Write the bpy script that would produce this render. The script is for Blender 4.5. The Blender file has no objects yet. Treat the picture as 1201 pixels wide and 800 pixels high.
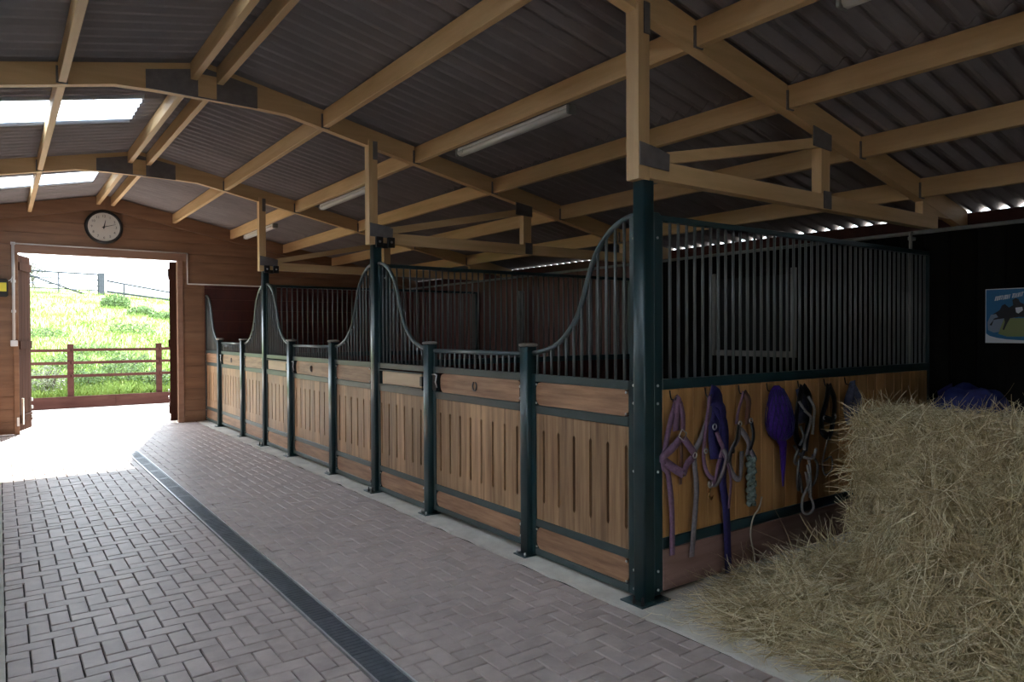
import bpy, math, random
from mathutils import Vector, Matrix
import numpy as np
random.seed(7)
rng = np.random.default_rng(7)
C = bpy.context.scene.collection
S = bpy.context.scene
PI = math.pi

# ------------------------------------------------------------------ camera
F, YAW, PIT, ROLL = 832.05, 0.62665, 0.012217, -0.004646
def cam_ray(x, y):
    z = 1.0
    c, s = math.cos(-ROLL), math.sin(-ROLL); x, y = x*c-y*s, x*s+y*c
    c, s = math.cos(-PIT), math.sin(-PIT); y, z = y*c-z*s, z*c+y*s
    s, c = math.sin(YAW), math.cos(YAW)
    return Vector((s*z+c*x, c*z-s*x, -y))
fw = cam_ray(0, 0); rt = cam_ray(1, 0)-fw; up = -(cam_ray(0, 1)-fw)
cam = bpy.data.cameras.new('camera'); cam.lens = F/1201*36; cam.sensor_width = 36; cam.clip_start = .05; cam.clip_end = 500
co = bpy.data.objects.new('camera', cam); C.objects.link(co); S.camera = co
m3 = Matrix((rt.normalized(), up.normalized(), -fw.normalized())).transposed()
co.matrix_world = Matrix.Translation((0, 0, 1.5)) @ m3.to_4x4()

# ------------------------------------------------------------------ light
w = bpy.data.worlds.new('sky'); S.world = w; w.use_nodes = True
nt = w.node_tree; bg = nt.nodes['Background']
bg.inputs['Color'].default_value = (.80, .90, 1.0, 1); bg.inputs['Strength'].default_value = 3.2
sun = bpy.data.lights.new('sun', 'SUN'); sun.energy = 12; sun.angle = math.radians(1.5); sun.color = (1, .96, .9)
so = bpy.data.objects.new('sun', sun); C.objects.link(so)
so.rotation_euler = Vector((-1.21, -4.1, -2.68)).to_track_quat('-Z', 'Y').to_euler(); so.location = (5, 30, 20)
S.view_settings.view_transform = 'Standard'; S.view_settings.look = 'None'
S.view_settings.gamma = 1; S.view_settings.use_curve_mapping = False
S.view_settings.exposure = 1.32

# ------------------------------------------------------------------ materials
def mat(name, col, rough=.6, metal=0, spec=.5):
    m = bpy.data.materials.new(name); m.use_nodes = True
    b = m.node_tree.nodes['Principled BSDF']
    b.inputs['Base Color'].default_value = (*col, 1); b.inputs['Roughness'].default_value = rough
    b.inputs['Metallic'].default_value = metal; b.inputs['Specular IOR Level'].default_value = spec
    return m
def N(m, t): return m.node_tree.nodes.new(t)
def L(m, a, b): m.node_tree.links.new(a, b)
def mottled(name, c1, c2, scale=(5, 5, 5), rough=.6, metal=0, bump=.2, bscale=None, rand=.25, detail=6, spec=.5, contrast=(.3, .7), bdist=.004):
    """two-colour noise stretched along an axis, per-object random tint, fine relief"""
    m = mat(name, c1, rough, metal, spec); b = m.node_tree.nodes['Principled BSDF']
    g = N(m, 'ShaderNodeNewGeometry'); oi = N(m, 'ShaderNodeObjectInfo')
    ad = N(m, 'ShaderNodeVectorMath'); ad.operation = 'MULTIPLY_ADD'
    cx = N(m, 'ShaderNodeCombineXYZ'); L(m, oi.outputs['Random'], cx.inputs[0]); L(m, oi.outputs['Random'], cx.inputs[1]); L(m, oi.outputs['Random'], cx.inputs[2])
    L(m, cx.outputs[0], ad.inputs[0]); ad.inputs[1].default_value = (37, 53, 71); L(m, g.outputs['Position'], ad.inputs[2])
    sc = N(m, 'ShaderNodeVectorMath'); sc.operation = 'MULTIPLY'; L(m, ad.outputs[0], sc.inputs[0]); sc.inputs[1].default_value = scale
    no = N(m, 'ShaderNodeTexNoise'); no.inputs['Scale'].default_value = 1; no.inputs['Detail'].default_value = detail; L(m, sc.outputs[0], no.inputs['Vector'])
    no.inputs['Roughness'].default_value = .62
    cr = N(m, 'ShaderNodeValToRGB'); cr.color_ramp.elements[0].position = contrast[0]; cr.color_ramp.elements[1].position = contrast[1]
    cr.color_ramp.elements[0].color = (*c1, 1); cr.color_ramp.elements[1].color = (*c2, 1); L(m, no.outputs[0], cr.inputs[0])
    mr = N(m, 'ShaderNodeMapRange'); mr.inputs[3].default_value = 1-rand; mr.inputs[4].default_value = 1+rand; L(m, oi.outputs['Random'], mr.inputs[0])
    mu = N(m, 'ShaderNodeVectorMath'); mu.operation = 'SCALE'; L(m, cr.outputs[0], mu.inputs[0]); L(m, mr.outputs[0], mu.inputs['Scale'])
    L(m, mu.outputs[0], b.inputs['Base Color'])
    if bump:
        s2 = N(m, 'ShaderNodeVectorMath'); s2.operation = 'MULTIPLY'; L(m, ad.outputs[0], s2.inputs[0]); s2.inputs[1].default_value = bscale or tuple(v*3 for v in scale)
        n2 = N(m, 'ShaderNodeTexNoise'); n2.inputs['Scale'].default_value = 1; n2.inputs['Detail'].default_value = 4; L(m, s2.outputs[0], n2.inputs['Vector'])
        bu = N(m, 'ShaderNodeBump'); bu.inputs['Strength'].default_value = bump; bu.inputs['Distance'].default_value = bdist
        L(m, n2.outputs[0], bu.inputs['Height']); L(m, bu.outputs[0], b.inputs['Normal'])
    return m
M = {}
M['pine_y'] = mottled('pine along aisle', (.52, .33, .15), (.66, .44, .22), (14, 1.2, 14), .6, rand=.12)
M['pine_x'] = mottled('pine across', (.52, .33, .15), (.66, .44, .22), (1.2, 14, 14), .6, rand=.1)
M['pine_z'] = mottled('pine upright', (.52, .33, .15), (.64, .42, .21), (14, 14, 1.2), .6, rand=.1)
M['hard_z'] = mottled('hardwood upright grain', (.19, .095, .045), (.49, .295, .155), (24, 24, 1.4), .5, rand=.26)
M['hard_y'] = mottled('hardwood level grain', (.17, .078, .040), (.42, .235, .13), (9, 2.2, 24), .5, rand=.18)
M['hatchwood'] = mottled('pale hatch board', (.46, .32, .19), (.58, .42, .27), (9, 1.6, 18), .5, rand=.08)
M['side_z'] = mottled('honey boards upright', (.34, .16, .048), (.56, .30, .115), (20, 20, 1.6), .55, rand=.22)
M['kick'] = mottled('worn kick board', (.20, .11, .085), (.30, .18, .145), (1.5, 12, 16), .6, rand=.1)
M['wall'] = mottled('brown wall boards', (.17, .083, .042), (.27, .145, .078), (1.2, 12, 12), .6, rand=.07)
M['wallz'] = mottled('brown upright boards', (.15, .072, .038), (.23, .115, .062), (12, 12, 1.2), .6, rand=.1)
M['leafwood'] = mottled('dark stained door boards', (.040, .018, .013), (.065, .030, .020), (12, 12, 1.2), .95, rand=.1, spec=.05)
M['header'] = mottled('door frame timber', (.23, .125, .08), (.31, .18, .12), (1.5, 10, 14), .6, rand=.06)
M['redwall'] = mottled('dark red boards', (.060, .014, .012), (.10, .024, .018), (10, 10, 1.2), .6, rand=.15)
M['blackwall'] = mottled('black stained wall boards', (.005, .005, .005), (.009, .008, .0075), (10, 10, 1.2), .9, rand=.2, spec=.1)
M['green'] = mottled('dark green powder coat', (.012, .036, .040), (.016, .044, .048), (6, 6, 6), .33, bump=.05, rand=0, spec=.6)
M['bar'] = mottled('grey green bars', (.095, .105, .102), (.11, .12, .115), (6, 6, 6), .38, bump=.05, rand=0)
M['curve'] = mottled('grey green top rail', (.060, .085, .088), (.075, .10, .10), (6, 6, 6), .3, bump=.05, rand=0, spec=.7)
M['rail'] = mottled('green grey channel', (.035, .055, .055), (.05, .072, .07), (6, 6, 6), .4, bump=.05, rand=0)
M['steel'] = mottled('zinc', (.55, .55, .53), (.72, .72, .70), (30, 30, 30), .3, .9, bump=.1, rand=.1)
M['capm'] = mottled('pale metal cap', (.30, .27, .23), (.42, .38, .33), (20, 20, 20), .4, .3, bump=.1, rand=.1)
M['blackm'] = mottled('black iron', (.006, .006, .006), (.012, .012, .012), (9, 9, 9), .4, rand=0)
M['gusset'] = mottled('weathered nail plate', (.13, .115, .11), (.19, .17, .165), (14, 14, 14), .55, .15, rand=.1)
M['sheet'] = mottled('fibre cement sheet', (.20, .178, .182), (.27, .242, .242), (1.5, 3, 1.5), .85, rand=.07, bscale=(40, 40, 40), bump=.15)
M['concrete'] = mottled('pale concrete', (.46, .42, .37), (.72, .68, .60), (3.2, 3.2, 3.2), .85, rand=0, bscale=(60, 60, 60), bump=.35)
M['sand'] = mottled('jointing sand', (.018, .015, .014), (.035, .030, .028), (20, 20, 20), .95, rand=0)
M['yard'] = mottled('yard concrete', (.62, .57, .50), (.76, .71, .63), (2, 2, 2), .9, rand=0)
M['drain'] = mottled('galvanised grating', (.10, .115, .135), (.17, .19, .215), (12, 6, 12), .42, .5, bump=.3, rand=.12)
M['drainlip'] = mottled('bright channel lip', (.50, .50, .50), (.66, .66, .66), (12, 12, 12), .35, .5, rand=0)
M['white'] = mat('white plastic', (.75, .75, .73), .4)
M['conduit'] = mat('pale conduit', (.62, .58, .54), .5)
M['black'] = mat('black plastic', (.008, .008, .008), .35)
M['face'] = mat('clock face', (.62, .60, .54), .5)
M['tube'] = mottled('dusty tube cover', (.62, .61, .58), (.72, .71, .68), (10, 3, 10), .35, rand=0)
M['yellow'] = mat('yellow label', (.75, .62, .05), .5)
M['mauve'] = mottled('mauve webbing', (.16, .085, .14), (.26, .15, .24), (60, 60, 60), .7, rand=.05)
M['greyweb'] = mottled('grey webbing', (.16, .14, .15), (.27, .24, .26), (60, 60, 60), .7, rand=.05)
M['navy'] = mottled('navy webbing', (.012, .010, .07), (.03, .022, .14), (60, 60, 60), .7, rand=.05)
M['purple'] = mottled('purple net', (.035, .006, .15), (.07, .014, .28), (50, 50, 50), .7, rand=.05, bump=.8)
M['camo'] = mottled('grey green rope', (.02, .04, .035), (.26, .32, .28), (45, 45, 45), .8, rand=0)
M['rope'] = mottled('pale rope', (.30, .29, .28), (.55, .53, .50), (90, 90, 90), .8, rand=0)
M['greyrope'] = mottled('grey rope', (.12, .12, .12), (.25, .24, .24), (90, 90, 90), .8, rand=0)
M['brown_strap'] = mottled('brown leather', (.10, .045, .035), (.18, .09, .07), (30, 30, 30), .5, rand=0)
M['brass'] = mat('brass', (.80, .55, .25), .25, 1)
M['blue_rug'] = mottled('blue quilted rug', (.012, .018, .11), (.025, .04, .20), (20, 20, 20), .8, rand=0)
M['slate'] = mottled('slate blue cloth', (.05, .055, .10), (.10, .11, .18), (30, 30, 30), .8, rand=0)
m = mat('hay stems', (.5, .43, .25), .65); at = N(m, 'ShaderNodeAttribute'); at.attribute_name = 'stem'
cr = N(m, 'ShaderNodeValToRGB'); L(m, at.outputs['Fac'], cr.inputs[0]); L(m, cr.outputs[0], m.node_tree.nodes['Principled BSDF'].inputs['Base Color'])
cr.color_ramp.elements[0].color = (.30, .22, .10, 1); cr.color_ramp.elements[1].color = (.95, .86, .62, 1); e = cr.color_ramp.elements.new(.5); e.color = (.70, .57, .33, 1)
M['straw'] = m
M['haybody'] = mottled('packed hay', (.18, .135, .06), (.55, .44, .25), (26, 26, 60), .9, rand=0, bump=1, bdist=.02, bscale=(50, 50, 120))
M['twine'] = mat('pale twine', (.5, .45, .36), .8)
M['fencewood'] = mottled('brown fence rails', (.030, .012, .010), (.055, .025, .020), (2, 10, 10), .95, rand=.1, spec=.05)
M['farmsteel'] = mottled('grey gate steel', (.03, .035, .045), (.05, .055, .07), (5, 5, 5), .5, .3, rand=0)
M['leaf'] = mottled('weed leaves', (.04, .085, .015), (.12, .20, .045), (3, 3, 3), .7, rand=.2, bump=0)
M['leafpale'] = mottled('shrub leaves', (.10, .12, .06), (.24, .27, .16), (3, 3, 3), .7, rand=.2, bump=0)
M['bark'] = mottled('bark', (.06, .05, .045), (.12, .10, .09), (10, 10, 2), .9, rand=0)
M['grassblade'] = mottled('grass blades', (.13, .22, .035), (.27, .37, .09), (2, 2, 2), .8, rand=.1, bump=0)
M['glass'] = mat('dark pane', (.004, .005, .007), .5, 0, .2)
M['frame_pale'] = mottled('weathered window frame', (.16, .16, .15), (.25, .25, .235), (8, 8, 3), .6, rand=0)
m = mottled('grass bank', (.15, .23, .045), (.29, .37, .11), (.8, .8, .8), .95, rand=0, bscale=(9, 9, 9), bump=1, bdist=.08); M['bank'] = m
m = mottled('clay pavers', (.36, .29, .265), (.50, .415, .38), (7, 7, 7), .5, rand=.07, bscale=(90, 90, 90), bump=.12, bdist=.002, spec=.45); M['brick'] = m
# translucent rooflight
m = mat('rooflight', (.85, .88, .9), .5); b = m.node_tree.nodes['Principled BSDF']
tr = N(m, 'ShaderNodeBsdfTranslucent'); tr.inputs[0].default_value = (.85, .9, .95, 1)
mx = N(m, 'ShaderNodeMixShader'); mx.inputs[0].default_value = .85
L(m, b.outputs[0], mx.inputs[1]); L(m, tr.outputs[0], mx.inputs[2]); L(m, mx.outputs[0], m.node_tree.nodes['Material Output'].inputs[0]); M['rooflight'] = m

# ------------------------------------------------------------------ mesh helpers
class MB:
    def __init__(s): s.v = []; s.f = []
    def add(s, v, f):
        o = len(s.v); s.v += [tuple(p) for p in v]; s.f += [tuple(i+o for i in q) for q in f]; return s
    def box(s, a, b, ch=0):
        (x0, y0, z0), (x1, y1, z1) = a, b
        if x0 > x1: x0, x1 = x1, x0
        if y0 > y1: y0, y1 = y1, y0
        if z0 > z1: z0, z1 = z1, z0
        if not ch:
            return s.add([(x0,y0,z0),(x1,y0,z0),(x1,y1,z0),(x0,y1,z0),(x0,y0,z1),(x1,y0,z1),(x1,y1,z1),(x0,y1,z1)],
                         [(0,3,2,1),(4,5,6,7),(0,1,5,4),(1,2,6,5),(2,3,7,6),(3,0,4,7)])
        ch = min(ch, (x1-x0)*.45, (y1-y0)*.45, (z1-z0)*.45)
        lo, hi = (x0, y0, z0), (x1, y1, z1); V = []; idx = {}
        for sx in (0, 1):
            for sy in (0, 1):
                for sz in (0, 1):
                    sg = (sx, sy, sz)
                    for ax in range(3):
                        p = [hi[k] if sg[k] else lo[k] for k in range(3)]
                        for k in range(3):
                            if k != ax: p[k] += -ch if sg[k] else ch
                        idx[sg, ax] = len(V); V.append(tuple(p))
        Fc = []
        for ax in range(3):
            u, v = (ax+1) % 3, (ax+2) % 3
            for sd in (0, 1):
                q = []
                for (a_, b_) in ((0,0),(1,0),(1,1),(0,1)):
                    sg = [0]*3; sg[ax] = sd; sg[u] = a_; sg[v] = b_; q.append(idx[tuple(sg), ax])
                Fc.append(tuple(q if sd else q[::-1]))
        for ax in range(3):
            u, v = (ax+1) % 3, (ax+2) % 3
            for a_ in (0, 1):
                for b_ in (0, 1):
                    def g(e, wch):
                        sg = [0]*3; sg[ax] = e; sg[u] = a_; sg[v] = b_; return idx[tuple(sg), wch]
                    q = [g(0, u), g(1, u), g(1, v), g(0, v)]
                    if (a_ == b_): q = q[::-1]
                    Fc.append(tuple(q))
        for sx in (0, 1):
            for sy in (0, 1):
                for sz in (0, 1):
                    q = [idx[(sx,sy,sz), k] for k in range(3)]
                    if (sx+sy+sz) % 2 == 0: q = q[::-1]
                    Fc.append(tuple(q))
        return s.add(V, Fc)
    def prism(s, pts, ax, a, b):
        """polygon (2D, in the two axes other than ax, in xyz order) extruded from a to b along ax"""
        n = len(pts)
        def P(p, t):
            q = list(p); q.insert(ax, t); return q
        V = [P(p, a) for p in pts]+[P(p, b) for p in pts]
        Fc = [tuple(range(n)), tuple(range(2*n-1, n-1, -1))]+[(i, i+n, (i+1) % n+n, (i+1) % n) for i in range(n)]
        return s.add(V, Fc)
    def tube(s, path, r, n=8, flat=None, cap=True):
        """round tube, or a flat band when flat=(halfwidth, halfthick) with width across 'up' direction"""
        path = [Vector(p) for p in path]; rings = []
        prev = None
        for i, p in enumerate(path):
            d = (path[min(i+1, len(path)-1)]-path[max(i-1, 0)]).normalized()
            if prev is None:
                a = Vector((0, 0, 1)) if abs(d.z) < .9 else Vector((0, 1, 0))
                u = d.cross(a).normalized()
            else:
                u = (prev-d*prev.dot(d)).normalized()
            v = d.cross(u); prev = u
            rr = r[i] if isinstance(r, (list, tuple)) else r
            rings.append([p+(u*math.cos(2*PI*k/n)+v*math.sin(2*PI*k/n))*rr for k in range(n)])
        V = [q for R_ in rings for q in R_]; Fc = []
        for i in range(len(rings)-1):
            for k in range(n):
                Fc.append((i*n+k, i*n+(k+1) % n, (i+1)*n+(k+1) % n, (i+1)*n+k))
        if cap:
            Fc.append(tuple(range(n-1, -1, -1))); Fc.append(tuple((len(rings)-1)*n+k for k in range(n)))
        return s.add(V, Fc)
    def band(s, path, wd, th, nrm=(0, -1, 0)):
        """flat strap along path; lies against plane whose normal is nrm"""
        nrm = Vector(nrm); path = [Vector(p) for p in path]; V = []; Fc = []
        for i, p in enumerate(path):
            d = (path[min(i+1, len(path)-1)]-path[max(i-1, 0)]).normalized()
            u = d.cross(nrm).normalized()*wd/2; t = nrm*th/2
            V += [p-u-t, p+u-t, p+u+t, p-u+t]
        for i in range(len(path)-1):
            for k in range(4): Fc.append((i*4+k, i*4+(k+1) % 4, (i+1)*4+(k+1) % 4, (i+1)*4+k))
        Fc += [(3, 2, 1, 0), tuple((len(path)-1)*4+k for k in range(4))]
        return s.add(V, Fc)
    def lathe(s, prof, c, axis=2, n=20):
        """prof: (radius, height) pairs around axis through c"""
        V = []; Fc = []
        a, b_ = [(1, 2), (0, 2), (0, 1)][axis]
        for r, h in prof:
            for k in range(n):
                p = list(c); p[axis] += h; p[a] += r*math.cos(2*PI*k/n); p[b_] += r*math.sin(2*PI*k/n); V.append(p)
        for i in range(len(prof)-1):
            for k in range(n): Fc.append((i*n+k, i*n+(k+1) % n, (i+1)*n+(k+1) % n, (i+1)*n+k))
        Fc.append(tuple(range(n-1, -1, -1))); Fc.append(tuple((len(prof)-1)*n+k for k in range(n)))
        return s.add(V, Fc)
    def mesh(s, name, m, smooth=False):
        me = bpy.data.meshes.new(name); me.from_pydata(s.v, [], s.f); me.materials.append(M[m] if isinstance(m, str) else m)
        import bmesh
        bm = bmesh.new(); bm.from_mesh(me); bmesh.ops.recalc_face_normals(bm, faces=bm.faces); bm.to_mesh(me); bm.free()
        if smooth:
            for p in me.polygons: p.use_smooth = True
        return me
    def build(s, name, m, parent=None, smooth=False, loc=None, kind=None):
        o = bpy.data.objects.new(name, s.mesh(name, m, smooth)); C.objects.link(o)
        if parent: o.parent = parent
        if loc: o.location = loc
        if kind: o['kind'] = kind
        return o
def tag(o, label=None, cat=None, group=None, kind=None):
    if label: o['label'] = label
    if cat: o['category'] = cat
    if group: o['group'] = group
    if kind: o['kind'] = kind
    return o
def thing(name, loc, label, cat, group=None):
    o = bpy.data.objects.new(name, None); C.objects.link(o); o.location = loc; o.empty_display_size = .1
    return tag(o, label, cat, group)
def struct(name, loc=(0, 0, 0)):
    o = bpy.data.objects.new(name, None); C.objects.link(o); o.location = loc; o['kind'] = 'structure'; o.empty_display_size = .1
    return o
def inst(name, me, parent, loc):
    o = bpy.data.objects.new(name, me); C.objects.link(o); o.parent = parent; o.location = loc; return o
class At(MB):
    """mesh builder in world coordinates for a parent Empty standing at 'base' (no rotation)"""
    def __init__(s, root): super().__init__(); s.root = root
    def part(s, name, m, smooth=False, kind=None, parent=None):
        b = s.root.location
        s.v = [(x-b.x, y-b.y, z-b.z) for x, y, z in s.v]
        return s.build(name, m, parent or s.root, smooth, kind=kind)
def rrect(a0, b0, a1, b1, r, n=4):
    P = []
    for cx, cy, st in ((a1-r, b1-r, 0), (a0+r, b1-r, PI/2), (a0+r, b0+r, PI), (a1-r, b0+r, 3*PI/2)):
        for k in range(n+1): P.append((cx+r*math.cos(st+PI/2*k/n), cy+r*math.sin(st+PI/2*k/n)))
    return P
def smooth_path(pts, n=6):
    pts = [Vector(p) for p in pts]; P = [pts[0]*2-pts[1]]+pts+[pts[-1]*2-pts[-2]]; out = []
    for i in range(1, len(P)-2):
        for k in range(n):
            t = k/n
            out.append(.5*((2*P[i])+(P[i+1]-P[i-1])*t+(2*P[i-1]-5*P[i]+4*P[i+1]-P[i+2])*t*t+(3*P[i]-P[i-1]-3*P[i+1]+P[i+2])*t**3))
    out.append(P[-2]); return out

# ------------------------------------------------------------------ key measures (metres)
XF = 2.88                        # face line of the stable fronts
YB = [2.76, 6.19, 9.62, 13.05]   # bay lines along the aisle (last = end wall)
A = 1.043                        # main post to gate post
XR, SL = 1.40, .2083             # ridge line, roof slope
ZS = 3.735                       # sheet mid height at the ridge
XW = 6.30                        # right wall
def zs(x): return ZS-SL*abs(x-XR)
def zbot(x): return 3.54-SL*abs(x-XR)

# ------------------------------------------------------------------ floor
YN, YF = -3.0, 13.0
floor = MB().box((-3.6, YN, -.2), (XW+.1, YF+.12, -.012)).build('floor', 'sand'); floor['kind'] = 'structure'
def concrete_grid(x0, x1, y0, y1, z, nx, ny, amp, edge=None):
    b = MB(); V = []; Fc = []
    for j in range(ny+1):
        for i in range(nx+1):
            x = x0+(x1-x0)*i/nx; y = y0+(y1-y0)*j/ny
            zz = z+amp*(math.sin(x*7.3+y*2.1)*math.sin(y*5.7-x*1.3))
            if edge and i == 0: x += edge*math.sin(y*9.1)*math.sin(y*3.3+1)+edge*.6*math.sin(y*31)
            V.append((x, y, zz))
    for j in range(ny):
        for i in range(nx): k = j*(nx+1)+i; Fc.append((k, k+1, k+nx+2, k+nx+1))
    n0 = len(V)
    for j in range(ny+1): x, y, zz = V[j*(nx+1)]; V.append((x, y, -.03))
    for j in range(ny): Fc.append((j*(nx+1), (j+1)*(nx+1), n0+j+1, n0+j))
    return b.add(V, Fc)
o = concrete_grid(2.735, XW, YN, 13.0, .004, 24, 120, .002, .012).build('concrete_apron', 'concrete', floor)
o = concrete_grid(-3.5, 0.0095, YN, 13.0, .004, 10, 60, .002).build('concrete_apron', 'concrete', floor)
DX0, DX1 = 1.300, 1.440
# herringbone pavers, square to the building
U = .0935; X0b, Y0b = .012, 1.0
cells = []
zones = [(.006, DX0-.004), (DX1+.004, 2.735)]
for i in range(-2, 32):
    for j in range(-2, 132):
        m_ = (i-j) % 4
        if m_ == 0: r = (i, j, i+2, j+1)
        elif m_ == 2: r = (i, j-1, i+1, j+1)
        else: continue
        x0, y0, x1, y1 = X0b+r[0]*U, Y0b+r[1]*U-.3, X0b+r[2]*U, Y0b+r[3]*U-.3
        if y1 > 13.0: y1 = 13.0
        if y1-y0 < .02 or y0 > 13: continue
        for zi, (a, b_) in enumerate(zones):
            xa, xb = max(x0, a), min(x1, b_)
            if zi == 1 and xb > 2.7: xb = min(x1, 2.72)
            if xb-xa < .02: continue
            whole = xa == x0 and xb == x1
            cells.append((xa, y0, xb, y1, 'h' if m_ == 0 else 'v', whole))
def paver(b, x0, y0, x1, y1, z, t1=0, t2=0):
    g = .0030; c = .0036; x0 += g; y0 += g; x1 -= g; y1 -= g
    V = [(x0,y0,-.014),(x1,y0,-.014),(x1,y1,-.014),(x0,y1,-.014),(x0,y0,z-c),(x1,y0,z-c),(x1,y1,z-c),(x0,y1,z-c),
         (x0+c,y0+c,z-t1-t2),(x1-c,y0+c,z+t1-t2),(x1-c,y1-c,z+t1+t2),(x0+c,y1-c,z-t1+t2)]
    b.add(V, [(8,9,10,11),(4,5,9,8),(5,6,10,9),(6,7,11,10),(7,4,8,11),(0,1,5,4),(1,2,6,5),(2,3,7,6),(3,0,4,7)])
def seen(x, y):
    v = Vector((x, y, -1.5)); z = v.dot(fw)/fw.length
    if z < .3: return 0
    px = F*v.dot(rt.normalized())/z; py = F*v.dot(up.normalized())/z
    if abs(px) > 598 or abs(py) > 398: return 0
    return 1/z**3
cells.sort(key=lambda c: -(seen((c[0]+c[2])/2, (c[1]+c[3])/2) if c[5] else 0))
pm = {}
for k in 'hv':
    for q in range(3):
        b = MB(); wx, wy = (2*U, U) if k == 'h' else (U, 2*U)
        paver(b, -wx/2, -wy/2, wx/2, wy/2, 0, (q-1)*.0009, (1-q)*.0007); pm[k, q] = b.mesh('brick', 'brick')
rest = MB()
for n_, (x0, y0, x1, y1, k, whole) in enumerate(cells):
    z = random.uniform(-.0012, .0012)
    if n_ < 300:
        inst('brick', pm[k, random.randrange(3)], floor, ((x0+x1)/2, (y0+y1)/2, z))
    else:
        paver(rest, x0, y0, x1, y1, z, random.uniform(-.0009, .0009), random.uniform(-.0009, .0009))
rest.build('brick_paving', 'brick', floor, kind='stuff')

# drain channel down the aisle
dr = thing('drain_channel', (1.37, 6, 0), 'long galvanised drain channel running down the middle of the brick aisle', 'drain')
At(dr).box((DX0, YN+.1, -.05), (DX1, 12.9, -.012)).part('channel', 'sand')
for x in (DX0, DX1-.008):
    At(dr).box((x, YN+.1, -.03), (x+.009, 12.9, .004)).part('lip', 'drainlip')
y = .6
while y < 12.85:
    y1 = min(y+.5, 12.88); b = At(dr)
    b.box((DX0+.012, y+.003, -.010), (DX1-.012, y1-.003, -.001), .001)
    k = y+.03
    while k < y1-.03:
        b.box((DX0+.022, k, -.001), (DX1-.022, k+.012, .0015)); k += .035
    b.part('grating', 'drain'); y += .5

# ------------------------------------------------------------------ end wall (Y = 13)
wb = struct('wall_back', (1.4, 13.05, 0))
DL, DR, DT = .25, 2.45, 2.735
zt = lambda x: ZS-.03-SL*abs(x-XR)
HB = .19
def board_row(x0, x1, z0, z1, m_, y0=13.0, y1=13.025, name='board'):
    g = .0025
    zb = z0+g
    tops = sorted({x0, x1}|({XR} if x0 < XR < x1 else set()))
    pts = [(x0, zb), (x1, zb)]
    cut = [(x, min(z1-g, zt(x))) for x in np.linspace(x1, x0, 25)]
    cut = [(float(x), float(z)) for x, z in cut]
    if all(z <= zb+.01 for _, z in cut): return
    # trim where roof is below the board foot
    ok = [(x, z) for x, z in cut if z > zb+.004]
    xs = [x for x, _ in ok]
    if not ok: return
    pts = [(min(xs), zb), (max(xs), zb)]+ok
    # drop collinear points
    out = [pts[0], pts[1]]
    for p in pts[2:]:
        if len(out) >= 3:
            a, b_ = out[-2], out[-1]
            if abs((b_[0]-a[0])*(p[1]-a[1])-(b_[1]-a[1])*(p[0]-a[0])) < 1e-6: out[-1] = p; continue
        out.append(p)
    At(wb).prism(out, 1, y0, y1).part(name, m_)
z = 0.0; k = 0
while z < 3.75:
    z1 = z+HB
    if z1 <= 2.34+1e-6 or z < 2.34:
        z1 = min(z1, 2.34)
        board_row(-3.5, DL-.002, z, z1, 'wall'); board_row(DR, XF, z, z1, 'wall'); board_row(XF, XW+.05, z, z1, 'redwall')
    elif z < DT+.12:
        z1 = min(z+HB, DT+.12) if z < DT else z1
        board_row(-3.5, DL-.002, z, z1, 'wall'); board_row(DR, 7.0, z, z1, 'wall')
    else:
        board_row(-3.5, 7.0, z, z1, 'wall')
    z = z1; k += 1
At(wb).prism([(-3.5, 0), (DL, 0), (DL, DT), (DR, DT), (DR, 0), (XW+.05, 0), (XW+.05, 2.34), (7.0, 2.34), (7.0, zt(7.0)), (XR, zt(XR)), (-3.5, zt(-3.5))], 1, 13.027, 13.10).part('wall_lining', 'wallz')
At(wb).box((DL-.07, 12.975, DT), (DR+.14, 12.999, DT+.115), .004).part('door_header', 'header')
At(wb).box((DL-.07, 12.975, 0), (DL, 12.999, DT), .004).part('door_jamb', 'wall')
At(wb).box((DR, 12.975, 0), (DR+.09, 12.999, DT), .004).part('door_jamb', 'header')
At(wb).box((DR+.09, 12.980, 0), (XF-.02, 12.999, .10), .004).part('skirting_board', 'wall')
for sgn in (-1, 1):   # verge rafters against the gable
    x1 = XR+sgn*5.55
    pts = [(XR, 3.49), (XR, zs(XR)-.03), (x1, zs(x1)-.03), (x1, 3.49-.2*5.55)]
    At(wb).prism(pts, 1, 12.92, 12.999).part('rafter', 'wall')

# door leaves folded out
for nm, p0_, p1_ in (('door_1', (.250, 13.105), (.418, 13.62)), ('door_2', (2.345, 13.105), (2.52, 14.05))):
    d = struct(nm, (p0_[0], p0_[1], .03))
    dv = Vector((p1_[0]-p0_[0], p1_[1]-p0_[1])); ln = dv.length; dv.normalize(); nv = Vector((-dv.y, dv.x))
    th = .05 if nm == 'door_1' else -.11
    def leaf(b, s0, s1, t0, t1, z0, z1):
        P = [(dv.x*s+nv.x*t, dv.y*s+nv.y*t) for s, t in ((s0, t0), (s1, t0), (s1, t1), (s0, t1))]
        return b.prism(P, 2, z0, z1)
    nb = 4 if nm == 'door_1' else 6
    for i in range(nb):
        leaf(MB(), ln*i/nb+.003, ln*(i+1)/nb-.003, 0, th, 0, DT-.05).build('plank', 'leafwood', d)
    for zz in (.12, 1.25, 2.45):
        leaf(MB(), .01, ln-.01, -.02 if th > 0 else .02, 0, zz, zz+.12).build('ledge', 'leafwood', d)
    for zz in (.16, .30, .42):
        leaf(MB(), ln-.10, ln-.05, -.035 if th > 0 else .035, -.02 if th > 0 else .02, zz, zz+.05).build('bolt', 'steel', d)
    leaf(MB(), .02, .05, -.045, -.02, .1, .5).build('bolt_rail', 'steel', d)

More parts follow.
